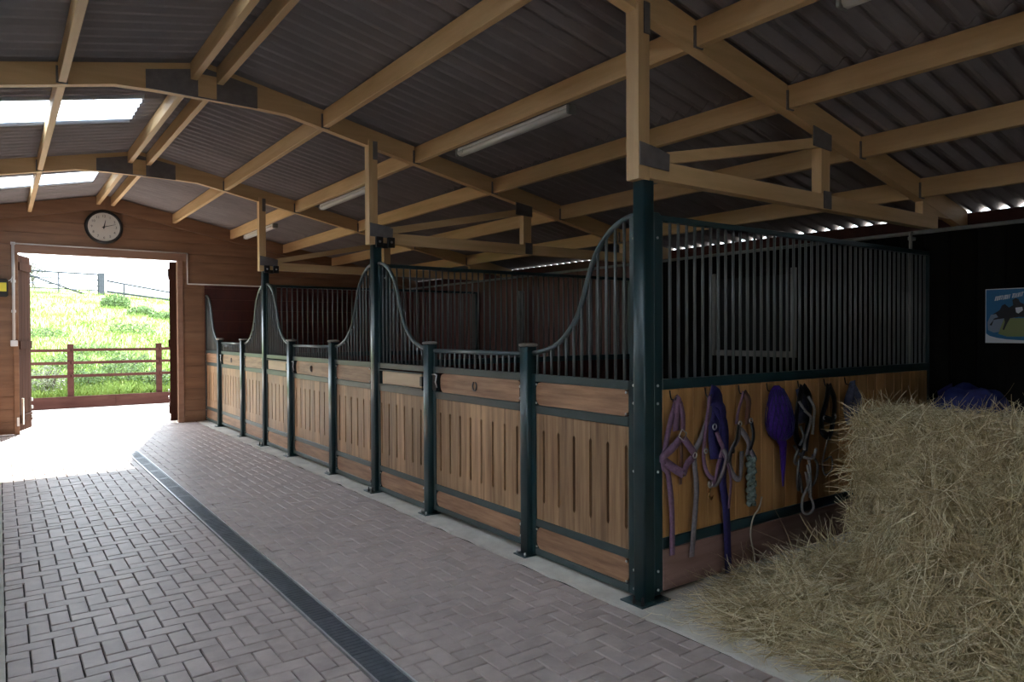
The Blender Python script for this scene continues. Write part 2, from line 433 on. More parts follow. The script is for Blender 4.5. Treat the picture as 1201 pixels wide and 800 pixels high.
# ------------------------------------------------------------------ other walls
wr = struct('wall_right', (XW, 5, 0))
y = YN; k = 0
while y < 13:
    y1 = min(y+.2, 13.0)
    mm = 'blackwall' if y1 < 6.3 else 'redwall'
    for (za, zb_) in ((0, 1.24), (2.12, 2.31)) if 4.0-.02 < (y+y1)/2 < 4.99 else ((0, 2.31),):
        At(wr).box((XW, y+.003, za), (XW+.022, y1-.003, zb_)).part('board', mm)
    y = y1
b = At(wr)
b.box((XW+.024, YN, 0), (XW+.08, 3.98, 2.31)); b.box((XW+.024, 5.0, 0), (XW+.08, 13.0, 2.31)); b.box((XW+.024, 3.98, 0), (XW+.08, 5.0, 1.24)); b.box((XW+.024, 3.98, 2.12), (XW+.08, 5.0, 2.31))
b.part('wall_backing', 'blackwall')
At(wr).box((XW-.03, YN, 2.31), (XW+.08, 13.0, 2.34), .005).part('wall_plate', 'frame_pale')
At(wr).box((XW+.082, YN, 2.335), (6.985, 13.0, 2.355)).part('soffit_board', 'redwall')
At(wr).box((6.985, YN, 2.335), (7.01, 13.0, 2.541)).part('fascia_board', 'redwall')
w1 = struct('window_1', (XW, 4.48, 1.24))
for a, b_ in (((XW-.02, 3.97, 1.24), (XW+.05, 4.03, 2.12)), ((XW-.02, 4.93, 1.24), (XW+.05, 5.01, 2.12)), ((XW-.02, 4.03, 1.24), (XW+.05, 4.93, 1.30)), ((XW-.0, 4.03, 2.06), (XW+.05, 4.93, 2.12))):
    At(w1).box(a, b_, .004).part('frame', 'blackwall' if a[2] > 2 else 'frame_pale')
At(w1).box((XW+.02, 4.03, 1.30), (XW+.03, 4.93, 2.06)).part('pane', 'glass')
# left side: low boarded front and closed outer wall; near end wall
wl = struct('wall_left', (-.2, 5, 0))
y = YN
while y < 13:
    At(wl).box((-.24, y+.003, 0), (-.215, min(y+.2, 13)-.003, 1.25)).part('board', 'hard_z'); y += .2
wo = struct('wall_outer', (-3.5, 5, 0))
b = At(wo); b.box((-3.6, YN, 0), (-3.5, 13.0, 1.1)); b.box((-3.6, YN, 2.35), (-3.5, 13.0, 2.65))
for y in (-3, .2, 3.4, 6.6, 9.8): b.box((-3.6, y, 1.1), (-3.5, y+3.2, 2.35))
b.part('wall_panel', 'wallz')
wf = struct('wall_front', (1.4, YN, 0))
b = At(wf); b.prism([(-3.5, 0), (-.2, 0), (-.2, 1.9), (1.1, 1.9), (1.1, 0), (6.4, 0), (6.4, 2.62), (XR, zt(XR)), (-3.5, zt(-3.5))], 1, YN-.1, YN); b.part('wall_panel', 'wallz')  # opening behind the camera is unseen, added to light the hay

# ------------------------------------------------------------------ roof
ce = struct('ceiling', (XR, 5, ZS))
PIT_, AMP, TH = .88/6, .026, .007
def sheet_mesh(x0, x1, sgn, drop, name, m_):
    n = 6*8+4; V = []; Fc = []
    for side in (0, 1):
        for i in range(n+1):
            yy = i*.88/(6*8)
            zz = AMP*math.cos(2*PI*yy/PIT_)
            for x in (x0, x1):
                V.append((sgn*(x-XR), yy, -SL*(x-XR)+zz-drop+(TH if side else 0)))
    K = (n+1)*2
    for i in range(n):
        q = (2*i, 2*i+1, 2*i+3, 2*i+2); Fc.append(q); Fc.append(tuple(k+K for k in q[::-1]))
        Fc.append((2*i, 2*i+2, 2*i+2+K, 2*i+K)); Fc.append((2*i+1, 2*i+1+K, 2*i+3+K, 2*i+3))
    Fc.append((0, K, K+1, 1)); Fc.append((2*n, 2*n+1, 2*n+1+K, 2*n+K))
    b = MB(); b.add(V, Fc); return b.mesh(name, m_)
sm = {}
for sgn in (1, -1):
    sm[sgn, 0] = sheet_mesh(XR+.02, 4.34, sgn, 0, 'roof_sheet', 'sheet')
    sm[sgn, 1] = sheet_mesh(4.20, 7.03, sgn, .012, 'roof_sheet', 'sheet')
sky_m = sheet_mesh(XR+.27, 4.34, -1, 0, 'skylight', 'rooflight')
cap_short = sheet_mesh(XR+.02, XR+.30, -1, .008, 'roof_sheet', 'sheet')
sky_hi = sheet_mesh(4.20, 7.03, -1, .012, 'skylight', 'rooflight')
for k in range(-12, 7):
    yy = 7.16+.88*k
    if yy > 13.1: continue
    zj = (k % 2)*.0015
    for sgn in (1, -1):
        if sgn == -1 and k in (0, 4, -4, -8):  # nearer pair is out of view, guessed to light the near bays
            inst('skylight', sky_m, ce, (0, yy-5, zj)); inst('roof_sheet', cap_short, ce, (0, yy-5, zj))
            inst('skylight', sky_hi, ce, (0, yy-5, zj))
            continue
        inst('roof_sheet', sm[sgn, 0], ce, (0, yy-5, zj)); inst('roof_sheet', sm[sgn, 1], ce, (0, yy-5, zj))
At(ce).prism([(XR-.2, ZS+.0), (XR, ZS+.045), (XR+.2, ZS+.0), (XR+.2, ZS+.012), (XR, ZS+.06), (XR-.2, ZS+.012)], 1, YN-.2, 13.4).part('ridge_cap', 'sheet')
PX = [1.50, 2.40, 3.32, 4.24, 5.16, 6.08]
for j in range(-1, 4):
    ya = YB[0]+3.43*(j-1)+.036 if j > -1 else YN; yb = YB[0]+3.43*j-.036
    if j == 3: yb = 12.92
    for x in PX:
        for xx in (x, 2*XR-x):
            zt_ = zs(xx)-AMP-.006; zb_ = zbot(xx)+.012
            if x == 1.50: zb_ += .015
            if x > 6.9: zb_ += .04
            At(ce).box((xx-.026, ya, zb_), (xx+.026, yb, zt_), .003).part('purlin', 'pine_y')

# ------------------------------------------------------------------ trusses
def truss(yc, label, brackets):
    t = thing('roof_truss', (XF, yc, 2.33), label, 'roof truss')
    ya, yb = yc-.035, yc+.035
    top = lambda x: zs(x)-AMP-.004
    zc = lambda x: min(zbot(x), 3.405+.012*math.cos((x-XR)*2))
    for sgn in (1, -1):
        X = [XR+sgn*d for d in (0, .35, .66, .8, 5.55)]
        pts = [(x, zc(x)) for x in X]+[(X[-1], top(X[-1])), (XR, top(XR))]
        At(t).prism(pts, 1, ya, yb).part('rafter', 'pine_x')
    At(t).prism([(.95, 3.415), (1.8, 3.405), (1.8, 3.585), (1.4, 3.655), (.95, 3.56)], 1, ya-.008, ya-.0005).part('apex_plate', 'gusset')
    At(t).prism([(1.33, 3.42), (1.47, 3.42), (1.47, 3.60), (1.33, 3.60)], 1, ya-.020, ya-.0085).part('apex_block', 'pine_x')
    for x in PX[1:6]:
        for xx in (x, 2*XR-x):
            At(t).box((xx-.040, ya-.012, zbot(xx)+.005), (xx+.034, ya-.0005, zbot(xx)+.13)).part('purlin_hanger', 'gusset')
    for sgn in (1, -1):
        fx = (lambda x: x) if sgn == 1 else (lambda x: 2*XR-x)
        def pr_(pts, a, b_, nm, mm): At(t).prism([(fx(x), z) for x, z in pts], 1, a, b_).part(nm, mm)
        pr_([(2.81, 2.33), (2.895, 2.33), (2.895, 3.30), (2.81, 3.30)], yc-.052, ya-.0005 if False else yc+.04, 'upright', 'pine_z')
        pr_([(2.897, 2.345), (6.38, 2.345), (6.38, 2.45), (2.897, 2.45)], ya, yb, 'tie_beam', 'pine_x')
        pr_([(2.9, 2.452), (3.1, 2.452), (4.60, 2.765), (4.60, 2.835), (2.9, 2.455+.02)], ya, yb-.01, 'strut', 'pine_x')
        pr_([(4.615, 2.452), (4.72, 2.452), (4.72, 2.86), (4.615, 2.86)], ya-.003, yb, 'stud', 'pine_z')
        pr_([(2.815, 2.405), (3.045, 2.395), (3.05, 2.49), (2.93, 2.515), (2.815, 2.53)], yc-.060, yc-.0525, 'nail_plate', 'gusset')
        pr_([(2.85, 3.12), (2.894, 3.12), (2.894, 3.29), (2.85, 3.29)], yc-.060, yc-.0525, 'nail_plate', 'gusset')
        pr_([(4.51, 2.765), (4.73, 2.755), (4.73, 2.865), (4.51, 2.90)], ya-.012, ya-.0035, 'nail_plate', 'gusset')
        pr_([(4.64, 2.35), (4.73, 2.35), (4.73, 2.47), (4.64, 2.47)], ya-.012, ya-.0035, 'nail_plate', 'gusset')
        pr_([(6.12, 2.452), (6.60, 2.452), (6.60, 2.52), (6.12, 2.60)], ya+.005, yb-.005, 'heel_block', 'pine_x')
    if brackets:
        for x0 in (2.862, 2.982):
            pt = At(t).box((x0, yc-.09, 2.305), (x0+.072, yc-.062, 2.402), .004).part('bracket', 'blackm')
            b = MB(); b.lathe([(.011, 0), (.011, -.006), (.006, -.010)], (x0+.036-XF, -.09, 2.355-2.33), 1, 10); b.build('bolt', 'steel', pt, True)
        At(t).box((2.93, yc-.07, 2.30), (2.99, yc-.04, 2.345)).part('bracket', 'blackm')
    return t
truss(YB[0], 'pine roof truss nearest the viewer, carried on the green corner post', False)
truss(YB[1], 'second pine roof truss from the viewer, over the middle tall post', True)
truss(YB[2], 'third pine roof truss from the viewer, the one closest to the clock wall', True)
truss(YB[0]-3.43, 'pine roof truss standing over the viewer, outside the picture', False)

# ------------------------------------------------------------------ posts
def main_post(yc, label):
    t = thing('main_post', (XF, yc, 0), label, 'post')
    b = At(t); b.prism(rrect(2.852, yc-.050, 2.936, yc+.038, .012, 3), 2, .012, 2.328); b.part('post_shaft', 'green', True)
    At(t).box((2.936, yc-.046, .03), (2.984, yc-.026, 2.16), .003).part('flange', 'green')
    At(t).box((2.872, yc+.038, .03), (2.90, yc+.0585, 2.14), .003).part('flange', 'green')
    At(t).box((2.79, yc-.09, .004), (3.02, yc+.08, .013), .002).part('base_plate', 'green')
    b = At(t)
    for z in (.06, .165, .72, 1.1, 1.2, 2.02):
        b.lathe([(.008, 0), (.008, -.004), (.004, -.007)], (2.962, yc-.046, z), 1, 8)
        b.lathe([(.008, 0), (.008, -.004), (.004, -.007)], (2.872, yc+.049, z), 0, 8)
    b.part('bolts', 'steel', True, kind='stuff')
    b = At(t)
    for dx, dy in ((2.815, -.07), (2.80, -.02)): b.lathe([(.011, 0), (.011, .012), (.006, .03), (.006, .045)], (dx, yc+dy, .013), 2, 8)
    b.part('anchor_bolts', 'blackm', True, kind='stuff')
    return t
main_post(YB[0], 'tall dark green corner post in front of the tack boards')
main_post(YB[1], 'middle tall dark green post under a pine upright, second from viewer')
main_post(YB[2], 'farthest tall dark green post under a pine upright')
def gate_post(yc, label):
    t = thing('gate_post', (XF, yc, 0), label, 'post')
    b = At(t); b.prism(rrect(2.845, yc-.043, 2.93, yc+.043, .010, 3), 2, .012, 1.405); b.part('post_shaft', 'green', True)
    At(t).lathe([(.052, 0), (.062, .006), (.064, .014), (.056, .022), (.03, .026)], (2.888, yc, 1.403), 2, 20).part('post_cap', 'capm', True)
    At(t).box((2.80, yc-.062, .004), (2.95, yc+.062, .013), .002).part('base_plate', 'green')
    b = At(t)
    for dx, dy in ((2.82, -.045), (2.82, .045)): b.lathe([(.009, 0), (.009, .01), (.005, .022)], (dx, yc+dy, .013), 2, 8)
    b.part('anchor_bolts', 'steel', True, kind='stuff')
gp = ['first short capped gate post from the corner, right of the nearest stable door', 'second short capped gate post, left of the nearest stable door',
      'third short capped gate post, right side of the middle stable door', 'fourth short capped gate post, left side of the middle stable door',
      'fifth short capped gate post, right side of the farthest stable door', 'last short capped gate post, left side of the farthest stable door']
for k in range(3):
    gate_post(YB[k]+A, gp[2*k]); gate_post(YB[k]+YB[1]-YB[0]-A, gp[2*k+1])

# ------------------------------------------------------------------ stable front panels
ZR = dict(bot=(.02, .065), low=(.212, .262), up=(.962, 1.017), top=(1.172, 1.222))
CURVE = [(.06, 2.152), (.12, 2.148), (.19, 2.125), (.26, 2.088), (.33, 2.03), (.39, 1.955), (.44, 1.86), (.48, 1.76), (.52, 1.66), (.57, 1.575), (.63, 1.51), (.71, 1.445), (.80, 1.402), (.90, 1.374), (1.0, 1.36)]
def curve_z(d):
    for (a, za), (b_, zb_) in zip(CURVE, CURVE[1:]):
        if a <= d <= b_: return za+(zb_-za)*(d-a)/(b_-a)
    return CURVE[-1][1] if d > 1 else CURVE[0][1]
def plank_poly(w, z0, z1, l=True, r=True, s0=.375, s1=.857, n=.0105):
    P = [(0, z0), (w, z0)]
    if r: P += [(w, s0), (w-n*.7, s0+.008), (w-n, s0+.016), (w-n, s1-.016), (w-n*.7, s1-.008), (w, s1)]
    P += [(w, z1), (0, z1)]
    if l: P += [(0, s1), (n*.7, s1-.008), (n, s1-.016), (n, s0+.016), (n*.7, s0+.008), (0, s0)]
    return P
def planks(t, base, ya, yb, y_first, pitch, x0, x1, parent=None):
    """upright boards with slots cut at their joints, from ya to yb; joints at y_first + k*pitch"""
    js = [ya]+[y_first+k*pitch for k in range(20) if ya+.012 < y_first+k*pitch < yb-.012]+[yb]
    for i, (a, b_) in enumerate(zip(js, js[1:])):
        l, r = i > 0, i < len(js)-2
        p = At(t).prism([(a+y, z) for y, z in plank_poly(b_-a-.0016, .262, .962, l, r)], 0, x0, x1)
        p.part('plank', 'hard_z', parent=parent)
def corner_bolts(b, ya, yb, z0, z1, x):
    for y in (ya+.014, yb-.014):
        for z in (z0+.014, z1-.014):
            b.lathe([(.0075, 0), (.0075, -.004), (.004, -.007)], (x, y, z), 0, 8)
def grille(t, ys, zlo, zhi, x, rail_pts):
    At(t).tube([(x, y, z) for y, z in rail_pts], .0165, 8).part('top_rail', 'curve', True)
    for y in ys: At(t).tube([(x, y, zlo), (x, y, zhi(y)-.006)], .0095, 6).part('bar', 'bar', True)
def front_panel(ya, yb, dist0, sgn, label, hatch=False):
    """fixed panel between a tall post and a gate post; dist0: y of the tall post; sgn: direction from the tall post"""
    t = thing('front_panel', (XF, (ya+yb)/2, 0), label, 'stable panel')
    x0, x1 = XF, XF+.04
    for (z0, z1) in (ZR['bot'], ZR['low'], ZR['up'], ZR['top']):
        At(t).box((x0, ya+.041, z0), (x1, yb-.041, z1), .003).part('rail', 'rail')
    for y in (ya, yb-.04): At(t).box((x0, y, .02), (x1, y+.04, 1.222), .003).part('stile', 'green')
    near = dist0 < (ya+yb)/2
    yf = dist0+sgn*.127 if sgn > 0 else dist0-.127-.1508*6
    planks(t, 0, ya+.041, yb-.041, yf, .1508, x0+.008, x0+.030)
    At(t).prism(rrect(ya+.043, .067, yb-.043, .210, .045), 0, x0+.006, x0+.030).part('lower_board', 'hard_y')
    if hatch:
        h = At(t).box((x0-.004, ya+.075, 1.032), (x0+.018, yb-.11, 1.148), .004).part('feed_hatch', 'hatchwood')
        bb = t.location
        for a, c in (((x0-.012, ya+.06, 1.150), (x0+.018, yb-.05, 1.160)), ((x0-.012, ya+.06, 1.018), (x0+.018, yb-.05, 1.030))):
            MB().box(tuple(Vector(a)-bb), tuple(Vector(c)-bb), .002).build('hatch_strip', 'rail', h)
        MB().box(tuple(Vector((x0-.02, yb-.10, 1.05))-bb if False else Vector((x0-.02, ya+.045, 1.05))-bb), tuple(Vector((x0+.01, ya+.085, 1.13))-bb), .003).build('hatch_catch', 'blackm', h)
    else:
        At(t).prism(rrect(ya+.043, 1.019, yb-.043, 1.170, .045), 0, x0+.006, x0+.030).part('upper_board', 'hard_y')
    b = At(t); corner_bolts(b, ya+.041, yb-.041, .067, .21, x0-.0005)
    if not hatch: corner_bolts(b, ya+.041, yb-.041, 1.019, 1.17, x0-.0005)
    b.part('bolts', 'steel', True, kind='stuff')
    xg = XF+.02
    pts = [(dist0+sgn*d, z) for d, z in CURVE if d < 1.0-.003]
    pts = [(y, z) for y, z in pts]+[((yb if sgn > 0 else ya), 1.360)]
    ys = []
    k = 0
    while True:
        d = .148+.0735*k
        if d > .975: break
        ys.append(dist0+sgn*d); k += 1
    grille(t, ys, 1.222, lambda y: curve_z(abs(y-dist0)), xg, smooth_path([(y, z, 0) for y, z in pts], 2) and [(p.x, p.y) for p in smooth_path([(y, z, 0) for y, z in pts], 2)])
    At(t).box((xg-.012, dist0+sgn*.060, 1.222), (xg+.012, dist0+sgn*.098, 2.15), .002).part('grille_stile', 'green')
def stall_door(ya, yb, label):
    t = thing('stable_door', (XF, (ya+yb)/2, .04), label, 'stable door')
    x0, x1 = XF+.008, XF+.05
    for (z0, z1) in ((.045, .085), ZR['low'], ZR['up'], ZR['top']):
        At(t).box((x0, ya+.038, z0), (x1, yb-.038, z1), .003).part('rail', 'rail')
    for y in (ya, yb-.037): At(t).box((x0, y, .045), (x1, y+.037, 1.222), .003).part('stile', 'rail')
    n0 = ya+.038
    planks(t, 0, ya+.038, yb-.038, ya+.095, .1495, x0+.008, x0+.030)
    At(t).prism(rrect(ya+.040, .087, yb-.040, .210, .045), 0, x0+.006, x0+.030).part('lower_board', 'hard_y')
    At(t).prism(rrect(ya+.040, 1.019, yb-.11, 1.170, .05), 0, x0+.006, x0+.030).part('upper_board', 'hard_y')
    # horseshoe emblem
    yc, zc = (ya+yb)/2, 1.097
    hs = [(x0+.002, yc+.026*math.sin(a)*(1 if abs(a) < 2.2 else .9), zc-.034*math.cos(a)) for a in np.linspace(-2.6, 2.6, 17)]
    At(t).tube(hs, [.004+.003*math.cos(a/2.6*1.2) for a in np.linspace(-2.6, 2.6, 17)], 6).part('horseshoe_emblem', 'gusset', True)
    # hinges on the near side, latch on the far side
    for z in (1.09, .15):
        h = At(t).box((x0-.008, ya+.002, z-.05), (x0+.001, ya+.045, z+.05), .002).part('hinge', 'blackm')
        bb = t.location; b = MB()
        for dz in (-.04, .04): b.lathe([(.010, 0), (.010, -.005), (.005, -.009)], tuple(Vector((x0-.008, ya+.03, z+dz))-bb), 0, 8)
        b.lathe([(.010, -.022), (.010, .022)], tuple(Vector((x0-.012, ya-.006, z))-bb), 2, 8)
        b.build('hinge_bolt', 'steel', h, True)
    l = At(t).box((x0-.014, yb-.075, 1.03), (x0+.004, yb-.008, 1.165), .004).part('latch', 'blackm')
    bb = t.location
    b = MB(); b.tube([tuple(Vector(p)-bb) for p in [(x0-.02, yb-.10, 1.055), (x0-.026, yb-.085, 1.10), (x0-.022, yb-.10, 1.155)]], .006, 6)
    b.tube([tuple(Vector(p)-bb) for p in [(x0-.02, yb-.10, 1.155), (x0-.02, yb-.06, 1.162), (x0-.02, yb-.02, 1.158)]], .005, 6); b.build('latch_handle', 'steel', l, True)
    xg = XF+.026
    ys = [ya+.05+.0735*k for k in range(40) if ya+.05+.0735*k < yb-.03]
    grille(t, ys, 1.222, lambda y: 1.355, xg, [(ya, 1.352), (yb, 1.352)])
    for y in (ya, yb-.022): At(t).box((xg-.012, y, 1.222), (xg+.012, y+.022, 1.352), .002).part('grille_stile', 'rail')
ordn = ['nearest', 'middle', 'farthest']
for k in range(3):
    y0, y1 = YB[k], YB[k]+3.43
    if k == 2: y1 = 13.03
    g0, g1 = YB[k]+A, YB[k]+3.43-A
    front_panel(y0+.06, g0-.045, y0, 1, ['slatted wooden panel beside the green corner post, right of the nearest stable door', 'slatted wooden panel just left of the middle tall post, plain upper board', 'slatted wooden panel just left of the farthest tall post'][k])
    stall_door(g0+.048, g1-.048, ordn[k]+' slatted stable door, with a horseshoe on its upper board')
    front_panel(g1+.045, (y1-.06 if k < 2 else 12.965), (y1 if k < 2 else 13.03), -1, ['slatted wooden panel with pale feed hatch, between nearest door and middle tall post', 'slatted wooden panel with pale feed hatch, between middle door and farthest tall post', 'slatted wooden panel in the far corner against the clock wall'][k], k < 2)

# ------------------------------------------------------------------ partitions across
def partition(yc, label, boards, kick, hooks):
    t = thing('stall_partition', (4.6, yc, 0), label, 'partition')
    xa, xb = 3.034, 6.27
    At(t).box((xa-.004, yc-.02, 2.122), (xb, yc+.02, 2.155), .003).part('top_rail', 'green')
    At(t).box((xa-.004, yc-.022, 1.172), (xb, yc+.022, 1.230), .003).part('rail', 'green')
    At(t).box((xa-.004, yc-.022, .268), (xb, yc+.022, .330), .003).part('rail', 'green')
    At(t).box((xb-.03, yc-.02, .03), (xb, yc+.02, 2.122), .003).part('stile', 'green')
    At(t).box((2.986, yc-.02, .03), (xa-.0045, yc+.015, 2.155), .003).part('stile', 'green')
    n = int((xb-.03-xa)/.0721)
    me = MB().tube([(0, 0, 0), (0, 0, .894)], .0092, 6).mesh('bar', 'bar', True)
    for k in range(n+1): inst('bar', me, t, (xa+.001+.0721*k+.008-4.6, 0, 1.229))
    x = xa; i = 0
    while x < xb-.04:
        x1 = min(x+.132, xb-.032)
        At(t).box((x+.0012, yc-.016, .331), (x1-.0012, yc+.010, 1.171), .003).part('plank', boards); x = x1
    At(t).box((xa, yc-.020, .03), (xb-.032, yc+.012, .266), .004).part('kick_board', kick)
    for x in hooks:
        h = At(t); h.tube([(x, yc-.018, 1.165), (x, yc-.024, 1.13), (x, yc-.03, 1.115), (x, yc-.06, 1.112), (x, yc-.066, 1.13)], .004, 6); h.part('hook', 'blackm', True)
HOOKS = [3.092, 3.40, 3.72, 4.01, 4.36, 4.68, 4.95]
partition(YB[0], 'side partition of honey boards under a green barred grille, hung with tack', 'side_z', 'kick', HOOKS)
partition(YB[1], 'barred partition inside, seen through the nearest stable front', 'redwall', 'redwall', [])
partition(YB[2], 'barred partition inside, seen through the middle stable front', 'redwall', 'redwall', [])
# pale upright inside second stall
t = MB().box((-.05, -.03, 0), (.05, .03, 2.1), .004).build('stall_upright', 'frame_pale', loc=(6.2, 8.34, .004)); tag(t, 'pale upright post standing inside against the dark red boards, seen through the bars', 'post')

# ------------------------------------------------------------------ fluorescent fittings under the purlin
def fitting(y0, y1, label, x=3.40):
    zt_ = zbot(x)+.035
    t = thing('strip_light', (x, (y0+y1)/2, zt_), label, 'ceiling light', 'strip lights under the purlins')
    At(t).box((x-.034, y0+.02, zt_-.03), (x+.034, y1-.02, zt_), .006).part('housing', 'white')
    b = At(t); b.prism([(x-.040, zt_-.03), (x-.037, zt_-.052), (x-.02, zt_-.068), (x+.02, zt_-.068), (x+.037, zt_-.052), (x+.040, zt_-.03)], 1, y0+.03, y1-.03); b.part('diffuser', 'tube', True)
    for y in (y0, y1-.03): At(t).box((x-.042, y, zt_-.071), (x+.042, y+.03, zt_-.001), .008).part('end_cap', 'frame_pale')
    for y in (y0+.12, y1-.12): At(t).tube([(x-.036, y, zt_-.026), (x-.042, y, zt_-.04), (x-.037, y, zt_-.058)], .003, 6).part('clip', 'steel')
fitting(3.93, 5.50, 'unlit strip light over the nearest stable, between first and second trusses')
fitting(7.25, 8.88, 'unlit strip light over the middle stable, left of the second truss')
fitting(10.75, 12.35, 'unlit strip light farthest away, close to the clock wall')
fitting(.30, 1.91, 'strip light of which only an end shows at the top edge above the tack')

# ------------------------------------------------------------------ things on the end wall
ck = thing('wall_clock', (1.38, 12.985, 3.205), 'round white wall clock with thick black rim above the open doorway', 'clock')
At(ck).lathe([(.262, 0), (.270, -.02), (.262, -.045), (.235, -.05), (.222, -.030)], (1.38, 12.985, 3.205), 1, 48).part('rim', 'black', True)
At(ck).lathe([(.224, -.031), (.224, -.034)], (1.38, 12.985, 3.205), 1, 48).part('face', 'face')
def hand(ang, ln, wd, back=.03):
    d = Vector((math.sin(ang), 0, math.cos(ang))); n = Vector((math.cos(ang), 0, -math.sin(ang)))
    b = MB(); P = [-d*back-n*wd, d*ln-n*wd*.4, d*ln+n*wd*.4, -d*back+n*wd]
    b.add([p+Vector((0, -.038, 0)) for p in P]+[p+Vector((0, -.041, 0)) for p in P], [(0,1,2,3),(7,6,5,4),(0,4,5,1),(1,5,6,2),(2,6,7,3),(3,7,4,0)]); return b
hand(math.radians(366+6), .11, .008).build('hour_hand', 'black', ck); hand(math.radians(73), .17, .006).build('minute_hand', 'black', ck)
MB().lathe([(.012, -.037), (.012, -.044)], (0, 0, 0), 1, 12).build('hub', 'black', ck)
def text_mesh(txt, size, m_, ext=.0006, shear=0):
    cu = bpy.data.curves.new('txt', 'FONT'); cu.body = txt; cu.size = size; cu.extrude = ext; cu.align_x = 'CENTER'; cu.align_y = 'CENTER'; cu.shear = shear
    cu.resolution_u = 2
    o = bpy.data.objects.new('txt', cu); C.objects.link(o)
    dg = bpy.context.evaluated_depsgraph_get(); me = bpy.data.meshes.new_from_object(o.evaluated_get(dg)); bpy.data.objects.remove(o)
    me.materials.clear(); me.materials.append(M[m_]); return me
for h in range(1, 13):
    a = h*PI/6; me = text_mesh(str(h), .055, 'black')
    o = inst('numeral', me, ck, (.17*math.sin(a), -.035, .17*math.cos(a))); o.rotation_euler = (PI/2, 0, 0)
cp = thing('conduit_run', (.19, 12.97, 2.86), 'pale electrical conduit running over and down beside the doorway', 'conduit')
for P in ([(.19, 12.965, 2.865), (2.605, 12.965, 2.862), (2.605, 12.965, 2.345), (6.2, 12.98, 2.345)],):
    At(cp).tube([P[0], P[1]], .011, 8).part('pipe', 'conduit', True); At(cp).tube([P[1], P[2]], .011, 8).part('pipe', 'conduit', True); At(cp).tube([P[2], P[3]], .011, 8).part('pipe', 'conduit', True)
At(cp).tube([(.19, 12.96, 2.865), (.19, 12.96, 1.40)], .020, 8).part('drop_pipe', 'conduit', True)
for z in (2.865, 2.3, 1.85): At(cp).box((.16, 12.955, z-.02), (.22, 12.995, z+.02), .003).part('pipe_clip', 'white')
At(cp).box((.145, 12.93, 1.325), (.235, 12.995, 1.415), .006).part('switch_box', 'white')
em = thing('emergency_lamp', (.04, 12.96, 2.2), 'black wall lamp box with a yellow label at the left edge', 'lamp')
At(em).box((-.22, 12.90, 2.06), (.125, 12.995, 2.33), .02).part('housing', 'black')
At(em).box((-.20, 12.893, 2.14), (.105, 12.901, 2.27), .004).part('label_plate', 'yellow')
At(em).tube(smooth_path([(.13, 12.95, 2.30), (.165, 12.94, 2.33), (.19, 12.955, 2.40)], 4), .006, 6).part('cable', 'white', True)
tg = MB().box((-.016, -.008, -.065), (.016, .004, .065), .002).build('notice_tag', 'white', loc=(.228, 12.965, .19)); tag(tg, 'small white upright tag low down beside the left door jamb', 'tag')

# pipe on the right wall
rp = thing('wall_pipe', (6.24, 2.88, 1.9), 'thin pale downpipe on the dark wall behind the partition end', 'pipe')
At(rp).tube([(6.26, 2.88, 2.33), (6.24, 2.88, 2.31), (6.24, 2.88, 1.15)], .014, 8).part('pipe', 'frame_pale', True)
At(rp).box((6.22, 2.865, 2.26), (6.30, 2.895, 2.29), .003).part('pipe_clip', 'frame_pale')

# ------------------------------------------------------------------ poster
po = thing('poster', (6.29, 1.9, 1.6), 'blue show jumping poster with white lettering on the dark right wall', 'poster')
def uv(u, v):  # u from left edge (y=2.335 -> decreasing y), v up
    return (6.285, 2.335-u, 1.41+v)
def flat(name, pts, m_, x):
    P = [(x, 2.335-u, 1.40+v) for u, v in pts]
    At(po).add(P+[(x+.0012, p[1], p[2]) for p in P], [tuple(range(len(P))), tuple(range(2*len(P)-1, len(P)-1, -1))]+[(i, (i+1) % len(P), (i+1) % len(P)+len(P), i+len(P)) for i in range(len(P))]).part(name, m_)
M['p_blue'] = mat('poster blue', (.02, .16, .36), .4); M['p_white'] = mat('poster white', (.72, .76, .80), .4); M['p_dark'] = mat('poster dark', (.012, .012, .02), .4)
M['p_grey'] = mat('poster grey', (.24, .30, .40), .4); M['p_olive'] = mat('poster olive', (.26, .30, .12), .4)
PW, PH = .62, .42
flat('sheet', [(0, 0), (PW, 0), (PW, PH), (0, PH)], 'p_white', 6.285)
flat('blue_field', [(.006, .075), (.03, .055), (.08, .04), (.15, .028), (.24, .022), (.36, .022), (.50, .035), (PW-.006, .06), (PW-.006, PH-.006), (.006, PH-.006)], 'p_blue', 6.283)
flat('cloud', [(.02, .10), (.06, .08), (.12, .09), (.20, .12), (.20, .20), (.12, .23), (.04, .22), (.015, .16)], 'p_grey', 6.281)
flat('fence_picture', [(.09, .07), (.15, .05), (.27, .05), (.36, .08), (.36, .20), (.25, .19), (.13, .19)], 'p_olive', 6.280)
horse = [(.03, .14), (.045, .135), (.06, .19), (.09, .20), (.075, .225), (.05, .22), (.10, .255), (.115, .29), (.135, .30), (.15, .285), (.17, .265), (.21, .25), (.25, .285), (.29, .30), (.33, .29), (.37, .26), (.40, .22), (.43, .17), (.415, .165), (.38, .20), (.33, .20), (.28, .195), (.23, .20), (.17, .19), (.15, .15), (.13, .10), (.12, .105), (.135, .16), (.13, .19), (.09, .185), (.06, .18)]
flat('horse_picture', horse, 'p_dark', 6.279)
rider = [(.16, .27), (.19, .29), (.185, .33), (.205, .345), (.225, .335), (.235, .31), (.27, .29), (.275, .26), (.24, .235), (.20, .25)]
flat('rider_picture', rider, 'p_dark', 6.278)
flat('jodhpurs_picture', [(.205, .27), (.25, .275), (.255, .25), (.225, .225), (.21, .235)], 'p_white', 6.277)
r = np.random.default_rng(21)     # the lettering is too blurred to read: small slanted strokes, rising to the right
